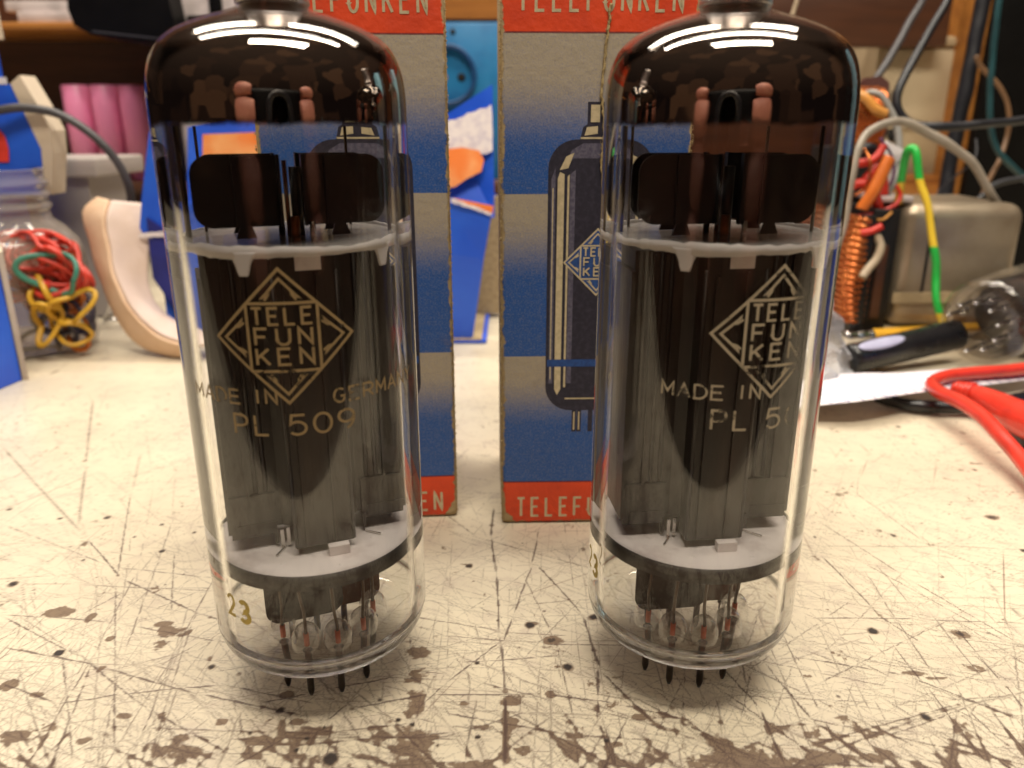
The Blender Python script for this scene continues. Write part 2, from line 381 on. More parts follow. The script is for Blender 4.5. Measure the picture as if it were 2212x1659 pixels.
def gridpaper():
    m, nt, p, out = newmat('squared_paper'); u = nt.nodes.new('ShaderNodeAttribute'); u.attribute_name = 'sheet'
    xyz = nt.nodes.new('ShaderNodeSeparateXYZ'); nt.links.new(u.outputs['Vector'], xyz.inputs[0])
    ls = []
    for ax in 'XY':
        fr = mathn(nt, 'FRACT', mathn(nt, 'DIVIDE', xyz.outputs[ax], 5.0))
        ls.append(ramp(nt, mathn(nt, 'ABSOLUTE', mathn(nt, 'SUBTRACT', fr, .5)), .42, .455))
    l = mathn(nt, 'MAXIMUM', ls[0], ls[1])
    nt.links.new(mixc(nt, l, (.82, .78, .82), (.30, .28, .42)), p.inputs['Base Color']); p.inputs['Roughness'].default_value = .8
    return m
M['grid'] = gridpaper()
def cartonmat():
    m, nt, p, out = newmat('printed_carton'); v = coords(nt)
    xyz = nt.nodes.new('ShaderNodeSeparateXYZ'); nt.links.new(v, xyz.inputs[0])
    x = mathn(nt, 'MULTIPLY', xyz.outputs['X'], 1000); z = mathn(nt, 'MULTIPLY', xyz.outputs['Z'], 1000); y = mathn(nt, 'MULTIPLY', xyz.outputs['Y'], 1000)
    zz = mathn(nt, 'ADD', z, mathn(nt, 'MULTIPLY', mathn(nt, 'SUBTRACT', noise(nt, 30, v, 2), .5), .25))
    # repeated blue to grey fades: grey share g
    g = None
    for a, b, c in ((11.8, 30, 44.8), (44.8, 66, 82.7), (82.7, 95, 109)):
        seg = mathn(nt, 'MULTIPLY', ramp(nt, zz, b-4, c-4 if c < 100 else c), mathn(nt, 'MULTIPLY', mathn(nt, 'GREATER_THAN', zz, a), mathn(nt, 'LESS_THAN', zz, c if c < 100 else 500)))
        g = seg if g is None else mathn(nt, 'ADD', g, seg)
    fine = noise(nt, 2600, v, 1); mid = noise(nt, 700, v, 2)
    dots = mathn(nt, 'ADD', mathn(nt, 'MULTIPLY', mathn(nt, 'SUBTRACT', fine, .5), .75), mathn(nt, 'MULTIPLY', mathn(nt, 'SUBTRACT', mid, .5), .25))
    gg = mathn(nt, 'ADD', mathn(nt, 'MULTIPLY', g, .92), mathn(nt, 'ADD', dots, .05), True)
    col = mixc(nt, gg, (.012, .082, .32), (.39, .33, .245))
    st = ramp(nt, noise(nt, 55, v, 5, .6), .60, .78)
    col = mixc(nt, mathn(nt, 'MULTIPLY', st, .55), col, (.16, .10, .05))
    red = mathn(nt, 'MAXIMUM', mathn(nt, 'LESS_THAN', zz, 11.8), mathn(nt, 'GREATER_THAN', zz, 116.0))
    rcol = mixc(nt, ramp(nt, noise(nt, 120, v, 4), .35, .75), (.74, .065, .012), (.60, .050, .012))
    col = mixc(nt, red, col, rcol)
    line = mathn(nt, 'MAXIMUM', mathn(nt, 'LESS_THAN', mathn(nt, 'ABSOLUTE', mathn(nt, 'SUBTRACT', zz, 11.8)), .17),
                 mathn(nt, 'MULTIPLY', mathn(nt, 'LESS_THAN', mathn(nt, 'ABSOLUTE', mathn(nt, 'SUBTRACT', zz, 116.0)), .2), .8))
    col = mixc(nt, line, col, (.10, .012, .02))
    # rubbed edges
    ex = mathn(nt, 'ABSOLUTE', x)
    en = mathn(nt, 'ADD', ex, mathn(nt, 'ADD', mathn(nt, 'MULTIPLY', mathn(nt, 'SUBTRACT', noise(nt, 420, v, 5, .65), .5), 2.6),
               mathn(nt, 'MULTIPLY', mathn(nt, 'SUBTRACT', noise(nt, 45, v, 3), .5), 1.2)))
    wear = ramp(nt, en, 20.35, 20.75)
    ez = mathn(nt, 'ADD', z, mathn(nt, 'MULTIPLY', mathn(nt, 'SUBTRACT', noise(nt, 260, v, 5, .65), .5), 3.5))
    wear = mathn(nt, 'MAXIMUM', wear, ramp(nt, ez, .9, .4))
    corner = mathn(nt, 'SUBTRACT', mathn(nt, 'MULTIPLY', mathn(nt, 'SUBTRACT', en, 17.2), 1.3), ez)
    wear = mathn(nt, 'MAXIMUM', wear, ramp(nt, corner, -.2, .3))
    chips = ramp(nt, mathn(nt, 'ADD', noise(nt, 330, v, 5, .7), mathn(nt, 'MULTIPLY', mathn(nt, 'SUBTRACT', ex, 21), .03)), .72, .76)
    wear = mathn(nt, 'MAXIMUM', wear, mathn(nt, 'MULTIPLY', chips, .6))
    kraft = mixc(nt, noise(nt, 900, v, 4), (.50, .38, .20), (.26, .18, .09))
    nt.links.new(mixc(nt, wear, col, kraft), p.inputs['Base Color'])
    nt.links.new(mathn(nt, 'ADD', mathn(nt, 'MULTIPLY', wear, .3), .48), p.inputs['Roughness'])
    b = N(nt, 'ShaderNodeBump', Strength=.45, Distance=.0004)
    nt.links.new(mathn(nt, 'ADD', noise(nt, 500, v, 5), mathn(nt, 'ADD', mathn(nt, 'MULTIPLY', wear, -.8), mathn(nt, 'MULTIPLY', mathn(nt, 'MULTIPLY', noise(nt, 110, v, 4, .6, 1.2), ramp(nt, z, 16, 3)), 5.0))), b.inputs['Height']); nt.links.new(b.outputs[0], p.inputs['Normal'])
    return m
M['carton'] = cartonmat()

# ------------------------------------------------------------------ the bench top: worn laminate
def fbm(shape, cell, octs=4, pers=.5, seed=0):
    r = np.random.default_rng(seed); out = np.zeros(shape); amp = 1; tot = 0
    for o in range(octs):
        c = max(cell/2**o, 1.0); h = int(shape[0]/c)+3; w_ = int(shape[1]/c)+3
        g = r.random((h, w_)); yi = np.arange(shape[0])/c; xi = np.arange(shape[1])/c
        y0 = yi.astype(int); x0 = xi.astype(int); fy = yi-y0; fx = xi-x0; fy = fy*fy*(3-2*fy); fx = fx*fx*(3-2*fx)
        a = g[y0][:, x0]*(1-fx)+g[y0][:, x0+1]*fx; b = g[y0+1][:, x0]*(1-fx)+g[y0+1][:, x0+1]*fx
        out += amp*(a*(1-fy)[:, None]+b*fy[:, None]); tot += amp; amp *= pers
    return out/tot
RX0, RY0, RES = -240.0, 10.0, 0.2
RW, RH = 2400, 1850
dark = np.zeros((RH, RW), np.float32); worn = np.zeros((RH, RW), np.float32); hole = np.zeros((RH, RW), np.float32)
def splat(x, y, wd, val, arr):
    """soft dots along arrays x,y (mm) of half-width wd (mm)"""
    k = int(math.ceil(wd.max()/RES))+1
    ix = ((x-RX0)/RES); iy = ((y-RY0)/RES); jx = np.round(ix).astype(int); jy = np.round(iy).astype(int)
    for dx in range(-k, k+1):
        for dy in range(-k, k+1):
            qx, qy = jx+dx, jy+dy; d = np.hypot(qx-ix, qy-iy)*RES
            vv = val*np.clip((wd-d)/.16+.5, 0, 1); ok = (qx >= 0) & (qx < RW) & (qy >= 0) & (qy < RH) & (vv > .01)
            np.maximum.at(arr, (qy[ok], qx[ok]), vv[ok].astype(np.float32))
def scratch(x0, y0, x1, y1, wd, val, wob=.6, gap=.3):
    L = math.hypot(x1-x0, y1-y0); n = max(int(L/.14), 4); t = np.linspace(0, 1, n)
    ph = rng.random(4)*6.28; nx, ny = -(y1-y0)/L, (x1-x0)/L
    o = wob*(np.sin(t*3.1+ph[0])*.6+np.sin(t*L/9+ph[1])*.10)+rng.normal(0, .035, n)
    x = x0+(x1-x0)*t+nx*o; y = y0+(y1-y0)*t+ny*o
    wv = np.interp(t*L, np.arange(0, L+3, 1.6), .55+.75*rng.random(len(np.arange(0, L+3, 1.6))))
    g = np.interp(t*L, np.arange(0, L+6, 3.0), rng.random(len(np.arange(0, L+6, 3.0))))
    taper = np.clip(np.minimum(t, 1-t)*8, .25, 1)
    splat(x, y, np.maximum(wd*wv*taper, .05), val*np.clip((g-gap)*5+.6, .12, 1)*taper**.5, dark)
    # little chips along deep scratches
    if wd > .16:
        m = max(int(L/16), 1); k = rng.integers(0, n, m)
        splat(x[k], y[k], wd*(1+rng.random(m)*1.6), np.full(m, .85), worn)
fans = [(0, .35, 4), (3, .12, 2), (28, .2, 2), (-35, .25, 5), (-22, .2, 3), (60, .25, 3), (88, .12, 3), (-58, .25, 4), (105, .2, 2)]
wts = np.array([f[2] for f in fans], float); wts /= wts.sum()
for i in range(4300):
    f = fans[rng.choice(len(fans), p=wts)]; a = R(f[0])+rng.normal(0, f[1]*.6)
    u = rng.random(); yy = 84+200*u**1.9-(50*rng.random() if rng.random() < .2 else 0); xx = rng.uniform(-1, 1)*(.75*max(yy, 84)+20)
    L = 6+70*rng.random()**2.4; near = max(0, 1-(yy-84)/95)
    wd = .05+.10*rng.random()**2.6*(.45+near)
    scratch(xx-math.cos(a)*L/2, yy-math.sin(a)*L/2, xx+math.cos(a)*L/2, yy+math.sin(a)*L/2, wd, .45+.55*rng.random()*(.5+.5*near), gap=.45-.35*near)
def pscr(pts, wd, val=.9, gap=.05):
    q = [gnd(*p) for p in pts]
    for a, b in zip(q[:-1], q[1:]): scratch(a.x, a.y, b.x, b.y, wd, val, .25, gap)
for pts, wd in (
    ([(200, 860), (185, 1010), (170, 1140)], .22), ([(305, 980), (285, 1060), (252, 1250), (245, 1659)], .16),
    ([(0, 960), (190, 1165), (260, 1250), (440, 1330), (560, 1360)], .20), ([(0, 1130), (240, 1225), (480, 1250)], .12),
    ([(0, 1262), (170, 1262), (470, 1278)], .12), ([(0, 1327), (250, 1345), (560, 1400)], .14), ([(0, 1395), (220, 1440), (430, 1500), (660, 1545)], .22),
    ([(0, 1475), (120, 1520), (260, 1500), (480, 1480), (690, 1520)], .16), ([(0, 1330), (180, 1420), (330, 1540), (520, 1640)], .16),
    ([(375, 1190), (372, 1330)], .12), ([(470, 1240), (380, 1400), (300, 1600)], .12), ([(130, 1400), (160, 1659)], .14),
    ([(380, 1110), (260, 1430), (210, 1659)], .11), ([(60, 1659), (200, 1420), (300, 1230)], .12),
    ([(1065, 1095), (1062, 1160), (1072, 1240), (1078, 1370), (1092, 1500), (1090, 1659)], .26), ([(1163, 1140), (1150, 1220), (1110, 1330), (1085, 1390)], .16),
    ([(1155, 1215), (1260, 1330), (1300, 1450), (1420, 1570)], .22), ([(925, 1085), (1030, 1160), (1300, 1235)], .13),
    ([(930, 1370), (1180, 1390), (1370, 1395)], .13), ([(880, 1330), (1090, 1365), (1240, 1375)], .14), ([(1085, 1380), (960, 1480), (900, 1530)], .16),
    ([(760, 1530), (930, 1500), (1180, 1500), (1330, 1520), (1500, 1560)], .2), ([(950, 1540), (1250, 1590), (1420, 1600)], .16),
    ([(1260, 1330), (1290, 1440), (1290, 1560), (1330, 1659)], .22), ([(1130, 1240), (1200, 1390), (1240, 1560), (1250, 1659)], .12),
    ([(1760, 1120), (1960, 1250), (2212, 1395)], .14), ([(1770, 1195), (1900, 1330), (1990, 1390)], .17), ([(1745, 1335), (1990, 1338), (2212, 1345)], .15),
    ([(1840, 1060), (2010, 1180), (2212, 1260)], .12), ([(1730, 1420), (1960, 1460), (2212, 1560)], .18), ([(1650, 1430), (1760, 1560), (1900, 1659)], .2),
    ([(1560, 1440), (1640, 1530), (1700, 1659)], .2), ([(1900, 1360), (2000, 1480), (2140, 1659)], .16), ([(2060, 1350), (2170, 1480), (2212, 1530)], .2),
    ([(1600, 1560), (1620, 1450), (1640, 1330)], .12), ([(1560, 1500), (1900, 1520), (2212, 1500)], .1), ([(640, 1659), (700, 1560), (780, 1500)], .14),
    ([(560, 1520), (700, 1490), (860, 1460)], .16), ([(500, 1659), (620, 1590), (900, 1560)], .14), ([(1750, 1180), (2050, 1180), (2212, 1188)], .09)):
    pscr(pts, wd)
# worn-through patches: centre px, radii mm (x, y)
yy, xx = np.mgrid[0:RH, 0:RW]; WX = RX0+xx*RES; WY = RY0+yy*RES
fn = fbm((RH, RW), 26, 5, .6, 3); fn2 = fbm((RH, RW), 9, 4, .65, 8); fld = np.full((RH, RW), -9.0)
patches = [(370, 1365, 3.6, 2.6), (340, 1395, 2.4, 2.6), (350, 1345, 3.4, 1.6), (130, 1322, 3.2, 2.0), (195, 1335, .9, 1.6), (900, 1410, 2.6, 2.2), (898, 1460, 3.0, 3.0), (895, 1520, 2.6, 4.0),
           (890, 1600, 3.0, 4.4), (890, 1659, 4.2, 3.0), (1105, 1510, 2.8, 1.8), (1030, 1570, 3.0, 1.2), (1150, 1348, 1.6, 1.0), (1100, 1560, 1.4, 1.6), (1190, 1500, 1.2, 1.0), (1000, 1659, 5, 1.6), (1130, 1620, 1.6, 1.4),
           (1650, 1650, 7, 2.2), (1780, 1640, 7, 1.6), (1560, 1640, 5, 2.0), (1500, 1659, 6, 1.5), (1890, 1640, 3, 1.2), (1970, 1455, 2.6, .8), (2020, 1465, 2.0, .6), (620, 1500, 1.4, .9), (270, 1545, 1.8, 1.0), (390, 1595, 1.6, 1.2),
           (30, 1590, 2.2, 1.4), (20, 1480, 1.6, 1.4), (180, 1600, 1.4, 1.0), (560, 1600, 2.0, 1.2), (700, 1640, 2.5, 1.0), (350, 1545, 1.1, 1.1), (1015, 1222, .8, .7), (80, 1500, 1.2, .8), (1250, 1590, 1.8, .8), (1330, 1610, 2.2, .9),
           (1380, 1550, 1.4, .8), (1745, 1460, 1.2, .6), (1205, 1440, 1.0, .6), (1120, 1090, .5, .8), (2050, 1110, .5, .6), (480, 1560, 1.4, 1.0), (640, 1560, 1.2, .9), (240, 1380, 1.0, 1.2), (1000, 1520, 1.2, .8)]
for px, py, rx, ry in patches:
    q = gnd(px, py); rx, ry = rx*.9, ry*.9; d = 1-((WX-q.x)/rx)**2-((WY-q.y)/ry)**2; fld = np.maximum(fld, np.maximum(d, -1.2))
edge = np.clip((118-WY)/14, 0, 1)+np.clip((98-WY)/30, 0, .6)
fld2 = fld+(fn-.5)*3.4+(fn2-.5)*2.6
web = np.clip((fn2*.35+fn*.65-.725+edge*.085)*22, 0, 1)*np.clip((124-WY)/10, 0, 1)
blur = dark.copy()
for _ in range(9):
    blur = (blur+np.roll(blur, 1, 0)+np.roll(blur, -1, 0)+np.roll(blur, 1, 1)+np.roll(blur, -1, 1))/5
worn = np.maximum(worn, np.clip(fld2*3+.3, 0, 1)); worn = np.maximum(worn, web)
worn = np.maximum(worn, np.clip((blur*(1.1+1.5*edge)+(fn-.5)*1.5-.80)*7, 0, 1)*np.clip((150-WY)/30, 0, 1))
holes = [(28, 1262, 1.1), (350, 1191, .8), (232, 1118, 1.0), (420, 1150, .6), (126, 1411, 1.1), (458, 1440, .75), (1283, 1333, 1.2), (1143, 1351, 1.1), (1013, 1222, .9), (1930, 1157, .8), (1886, 1363, 1.1), (2212, 1190, .8),
         (2002, 1551, 1.0), (715, 1640, 1.4), (662, 1595, .5), (700, 1572, .4), (540, 1583, .45), (640, 1620, .5), (1940, 922, .8), (2105, 1015, .7), (1760, 1160, .4), (1690, 1190, .4), (1227, 1441, 1.1), (890, 1565, .5), (1032, 1592, .5), (945, 1610, .4), (1310, 1600, .5),
         (605, 1535, .7), (820, 1512, .4), (600, 1345, .6), (130, 1120, .6), (490, 1095, .7), (350, 1133, .5), (1030, 1432, .4), (860, 1555, .5), (1075, 1340, .35), (180, 1210, .4), (290, 1160, .35), (1990, 1130, .3), (2050, 1090, .3), (20, 1100, .7)]
for px, py, r in holes:
    q = gnd(px, py); d = np.hypot((WX-q.x), (WY-q.y)*.9)+(fn2-.5)*.9*r
    hole = np.maximum(hole, np.clip((r*.72-d)/.25+.5, 0, 1)); worn = np.maximum(worn, np.clip((r*1.0-d)/.3+.5, 0, 1)*.8)
for px, py, r in ((1193, 1384, 1.5), (2143, 1118, 1.5), (2075, 1370, 1.5)):
    q = gnd(px, py); d = np.hypot((WX-q.x)*.8, (WY-q.y)*1.0)+(fn2-.5)*1.6; worn = np.maximum(worn, np.clip((r-d)/.3+.5, 0, 1)); hole = np.maximum(hole, np.clip((r*.4-d)/.3+.5, 0, .8))
k = 380; px_ = rng.uniform(-120, 120, k); py_ = 84+150*rng.random(k)**1.6
splat(px_, py_, .08+.28*rng.random(k)**2.5, .4+.5*rng.random(k), dark)
def axis(parts):
    out = [parts[0][0]]
    for a, b, st in parts:
        n = max(1, round((b-a)/st)); out += list(np.linspace(a, b, n+1)[1:])
    return np.array(out)
ax_ = axis([(-900, -240, 30), (-240, -105, .6), (-105, 105, .23), (105, 240, .6), (240, 900, 30)])
ay_ = axis([(16, 84, .8), (84, 172, .23), (172, 290, .45), (290, 660, 4)])
nx, ny = len(ax_), len(ay_); GX, GY = np.meshgrid(ax_, ay_)
co = np.stack([GX.ravel()*S, GY.ravel()*S, np.zeros(nx*ny)], 1).astype(np.float32)
me = bpy.data.meshes.new('table'); me.vertices.add(nx*ny); me.vertices.foreach_set('co', co.ravel())
ii = (np.arange(ny-1)[:, None]*nx+np.arange(nx-1)[None, :]).ravel()
fc = np.stack([ii, ii+1, ii+nx+1, ii+nx], 1).astype(np.int32); nf = len(fc)
me.loops.add(nf*4); me.loops.foreach_set('vertex_index', fc.ravel()); me.polygons.add(nf)
me.polygons.foreach_set('loop_start', np.arange(0, nf*4, 4, dtype=np.int32))
me.update(calc_edges=True)
at_ = me.attributes.new('wear', 'FLOAT_COLOR', 'POINT')
JX = np.clip(np.round((GX-RX0)/RES).astype(int), 0, RW-1); JY = np.clip(np.round((GY-RY0)/RES).astype(int), 0, RH-1)
ins = ((GX > RX0) & (GX < RX0+RW*RES) & (GY > RY0) & (GY < RY0+RH*RES)).astype(np.float32)
rgba = np.stack([dark[JY, JX]*ins, worn[JY, JX]*ins, hole[JY, JX]*ins, np.ones_like(ins)], -1).astype(np.float32)
at_.data.foreach_set('color', rgba.ravel())
def tablemat():
    m, nt, p, out = newmat('worn_laminate'); v = coords(nt)
    a = nt.nodes.new('ShaderNodeAttribute'); a.attribute_name = 'wear'
    xyz = nt.nodes.new('ShaderNodeSeparateXYZ'); nt.links.new(a.outputs['Vector'], xyz.inputs[0])
    n1 = noise(nt, 22, v, 5, .6); n2 = noise(nt, 160, v, 5, .65)
    base = mixc(nt, ramp(nt, n1, .3, .75), (.68, .605, .455), (.57, .495, .375))
    base = mixc(nt, mathn(nt, 'MULTIPLY', ramp(nt, n2, .48, .78), .6), base, (.42, .34, .28))
    # faint hair scratches in several directions
    hs = None
    for ang, off in ((4, 0), (-32, 3), (57, 7), (95, 11), (-60, 17)):
        mp = nt.nodes.new('ShaderNodeMapping'); mp.inputs['Rotation'].default_value = (0, 0, R(ang)); mp.inputs['Scale'].default_value = (14, 1300, 1); mp.inputs['Location'].default_value = (off, off, 0)
        vr = nt.nodes.new('ShaderNodeVectorRotate'); vr.inputs['Angle'].default_value = R(ang); nt.links.new(v, vr.inputs['Vector'])
        mp.inputs['Rotation'].default_value = (0, 0, 0); nt.links.new(vr.outputs[0], mp.inputs['Vector'])
        q = mathn(nt, 'MULTIPLY', ramp(nt, noise(nt, 1.0, mp.outputs[0], 2, .5), .66, .76), ramp(nt, noise(nt, 35, vr.outputs[0], 3), .42, .62))
        hs = q if hs is None else mathn(nt, 'MAXIMUM', hs, q)
    base = mixc(nt, mathn(nt, 'MULTIPLY', hs, .75), base, (.24, .16, .12))
    worncol = mixc(nt, noise(nt, 700, v, 4, .7), (.13, .084, .050), (.21, .140, .088))
    col = mixc(nt, mathn(nt, 'MULTIPLY', xyz.outputs[1], .95), base, worncol)
    col = mixc(nt, mathn(nt, 'MULTIPLY', xyz.outputs[0], .95), col, (.060, .030, .024))
    col = mixc(nt, xyz.outputs[2], col, (.025, .016, .012))
    nt.links.new(col, p.inputs['Base Color'])
    wr = mathn(nt, 'MAXIMUM', xyz.outputs[1], xyz.outputs[0])
    nt.links.new(mathn(nt, 'ADD', mathn(nt, 'MULTIPLY', wr, .35), mathn(nt, 'ADD', mathn(nt, 'MULTIPLY', n2, .2), .24)), p.inputs['Roughness'])
    b = N(nt, 'ShaderNodeBump', Strength=.5, Distance=.0005)
    h = mathn(nt, 'SUBTRACT', mathn(nt, 'MULTIPLY', noise(nt, 60, v, 4), .25), mathn(nt, 'ADD', mathn(nt, 'MULTIPLY', xyz.outputs[1], .35), mathn(nt, 'ADD', xyz.outputs[2], mathn(nt, 'MULTIPLY', xyz.outputs[0], .3))))
    nt.links.new(h, b.inputs['Height']); nt.links.new(b.outputs[0], p.inputs['Normal']); return m
me.materials.append(tablemat())
table = bpy.data.objects.new('table', me); COL.objects.link(table); table['kind'] = 'structure'; ORG['table'] = (0, 0, 0)
build(MB().box((-900, 16, -24), (900, 40, -.3), .2), 'front_edge', M['wood_dark'], table)

# ------------------------------------------------------------------ stroke lettering
def arc(cx, cy, rx, ry, a0, a1, n=14):
    return [(cx+rx*math.cos(R(a0+(a1-a0)*i/n)), cy+ry*math.sin(R(a0+(a1-a0)*i/n))) for i in range(n+1)]
GL = {'T': [[(0, 1), (1, 1)], [(.5, 1), (.5, 0)]], 'E': [[(.95, 1), (0, 1), (0, 0), (.95, 0)], [(0, .52), (.8, .52)]],
      'L': [[(0, 1), (0, 0), (.9, 0)]], 'F': [[(.95, 1), (0, 1), (0, 0)], [(0, .5), (.8, .5)]],
      'U': [[(0, 1), (0, .35)]+arc(.5, .35, .5, .35, 180, 360)+[(1, 1)]], 'N': [[(0, 0), (0, 1), (1, 0), (1, 1)]],
      'K': [[(0, 1), (0, 0)], [(.95, 1), (.03, .42)], [(.3, .6), (1, 0)]], 'M': [[(0, 0), (0, 1), (.5, .3), (1, 1), (1, 0)]],
      'A': [[(0, 0), (.5, 1), (1, 0)], [(.2, .35), (.8, .35)]], 'D': [[(0, 0), (0, 1), (.4, 1)]+arc(.4, .5, .6, .5, 90, -90)+[(0, 0)]],
      'I': [[(.5, 1), (.5, 0)]], 'G': [arc(.5, .5, .5, .5, 50, 310)+[(.95, .45), (.55, .45)]], 'R': [[(0, 0), (0, 1), (.5, 1)]+arc(.5, .73, .45, .27, 90, -90)+[(0, .46)], [(.45, .46), (1, 0)]],
      'Y': [[(0, 1), (.5, .5), (1, 1)], [(.5, .5), (.5, 0)]], 'P': [[(0, 0), (0, 1), (.5, 1)]+arc(.5, .72, .48, .28, 90, -90)+[(0, .44)]],
      '5': [[(.9, 1), (.15, 1), (.08, .55)]+arc(.45, .33, .5, .33, 120, -140)], '0': [arc(.5, .5, .5, .5, 90, 450, 28)],
      '9': [arc(.5, .68, .47, .32, 0, 360, 24), [(.97, .68)]+arc(.35, .62, .62, .62, 0, -75, 10)],
      '2': [arc(.5, .7, .45, .3, 160, -30, 10)+[(.05, 0), (1, 0)]], '3': [arc(.45, .74, .42, .26, 150, -80, 12)+arc(.45, .25, .5, .25, 80, -150, 12)]}
def strip(mb, pts, t, place, lift, seg=.7):
    """flat ribbon along pts (mm in a plane), mitred, placed through place(u,v,lift)"""
    P = [Vector((p[0], p[1])) for p in pts]; Q = [P[0]]
    for a, b in zip(P[:-1], P[1:]):
        n = max(1, int((b-a).length/seg))
        for k in range(1, n+1): Q.append(a+(b-a)*k/n)
    closed = (Q[0]-Q[-1]).length < 1e-6; vs = []; n = len(Q)
    for i in range(n):
        a = Q[i-1] if i > 0 else (Q[-2] if closed else None); b = Q[i+1] if i < n-1 else (Q[1] if closed else None)
        d1 = (Q[i]-a).normalized() if a is not None else None; d2 = (b-Q[i]).normalized() if b is not None else None
        if d1 is None: d1 = d2
        if d2 is None: d2 = d1
        n1 = Vector((-d1.y, d1.x)); n2 = Vector((-d2.y, d2.x)); m = n1+n2
        m = m.normalized() if m.length > 1e-4 else n1; k = t/2/max(m.dot(n1), .45)
        vs.append(place(*(Q[i]+m*k), lift)); vs.append(place(*(Q[i]-m*k), lift))
    mb.add(vs, [(2*i, 2*i+1, 2*i+3, 2*i+2) for i in range(n-1)])
def text(mb, s, u, v, h, w_, pitch, t, place, lift0=0, wmap={}):
    k = 0
    for ch in s:
        if ch != ' ':
            ww = wmap.get(ch, w_)
            for st in GL[ch]:
                strip(mb, [(u+x*ww+(w_-ww)/2, v+y*h) for x, y in st], t, place, lift0+.003*k); k += 1
        u += pitch
def diamond(mb, cu, cv, D, t, place, letters=True, lift0=0):
    k = [0]
    def s(pts, tt=t): strip(mb, [(cu+a*D, cv+b*D) for a, b in pts], tt, place, lift0+.003*k[0]); k[0] += 1
    s([(1, 0), (0, 1), (-1, 0), (0, -1), (1, 0)])
    q = .505
    s([(-q+.01, q), (q-.01, q)]); s([(-q+.01, -q), (q-.01, -q)]); s([(-q, q-.01), (-q, -q+.01)]); s([(q, q-.01), (q, -q+.01)])
    for r in range(4):
        c, s_ = (1, 0, -1, 0)[r], (0, 1, 0, -1)[r]
        rot = lambda a, b: (a*c-b*s_, a*s_+b*c)
        i = .86    # inner chevron, ends in lightning bolts (drawn pointing up, then turned)
        s([rot(*p) for p in ((-.20, i-.20-.02), (0, i), (.20, i-.20-.02))], t*.9)
        for sg in (-1, 1):
            s([rot(*p) for p in ((sg*.20, i-.22), (sg*.27, i-.28), (sg*.17, i-.245), (sg*.225, q+.045))], t*.85)
            s([rot(*p) for p in ((sg*.15, i-.19), (sg*.20, i-.225))], t*1.1)
    if letters:
        for row, wd in enumerate(('TELE', 'FUN', 'KEN')):
            n = len(wd); pit = .235 if n == 4 else .31; lw = .145 if n == 4 else .18
            text(mb, wd, cu-D*(pit*(n-1)+lw)/2, cv+D*(.20-.30*row), D*.24, D*lw, D*pit, t*.95, place, lift0+.09+row*.03)

# ------------------------------------------------------------------ the vacuum tubes
RO = 18.7; KR = RO/19.3
outer = [(0, 8.5), (8, 8.5), (13, 8.55), (15.6, 9.0), (17.4, 10.2), (18.6, 12.0), (19.1, 13.8), (19.3, 16)]+[(19.3, z) for z in (30, 50, 70, 85, 95)] + \
        [(19.3, 99), (19.22, 102), (18.85, 104.6), (18.1, 106.8), (16.9, 108.6), (14.7, 110.3), (11.5, 111.7), (8, 112.8), (5.6, 113.6), (4.6, 114.6), (4.4, 116), (0, 116.2)]
inner = [(0, 115), (3.2, 114.8), (3.6, 113.8), (4.8, 112.7), (7.6, 111.7), (11, 110.6), (14.1, 109.2), (16, 107.7), (17.1, 106.1), (17.8, 104.1), (18.1, 101.8), (18.2, 99)]+[(18.2, z) for z in (95, 85, 70, 50, 30)] + \
        [(18.2, 16), (17.9, 14.2), (17.2, 12.6), (15.9, 11.4), (13.4, 10.7), (8, 10.4), (0, 10.4)]
outer = [(r*KR, z) for r, z in outer]; inner = [(r*KR, z) for r, z in inner]
def smoothprof(p, n=4):
    out = []
    for i in range(len(p)-1):
        p0 = p[max(i-1, 0)]; p1 = p[i]; p2 = p[i+1]; p3 = p[min(i+2, len(p)-1)]
        if abs(p2[1]-p1[1]) > 8 or (p1[0] == 0) or (p2[0] == 0): out.append(p1); continue
        for k in range(n):
            t = k/n
            out.append(tuple(.5*((2*b)+(c-a)*t+(2*a-5*b+4*c-d)*t*t+(3*b-a-3*c+d)*t**3) for a, b, c, d in zip(p0, p1, p2, p3)))
    out.append(p[-1]); return out
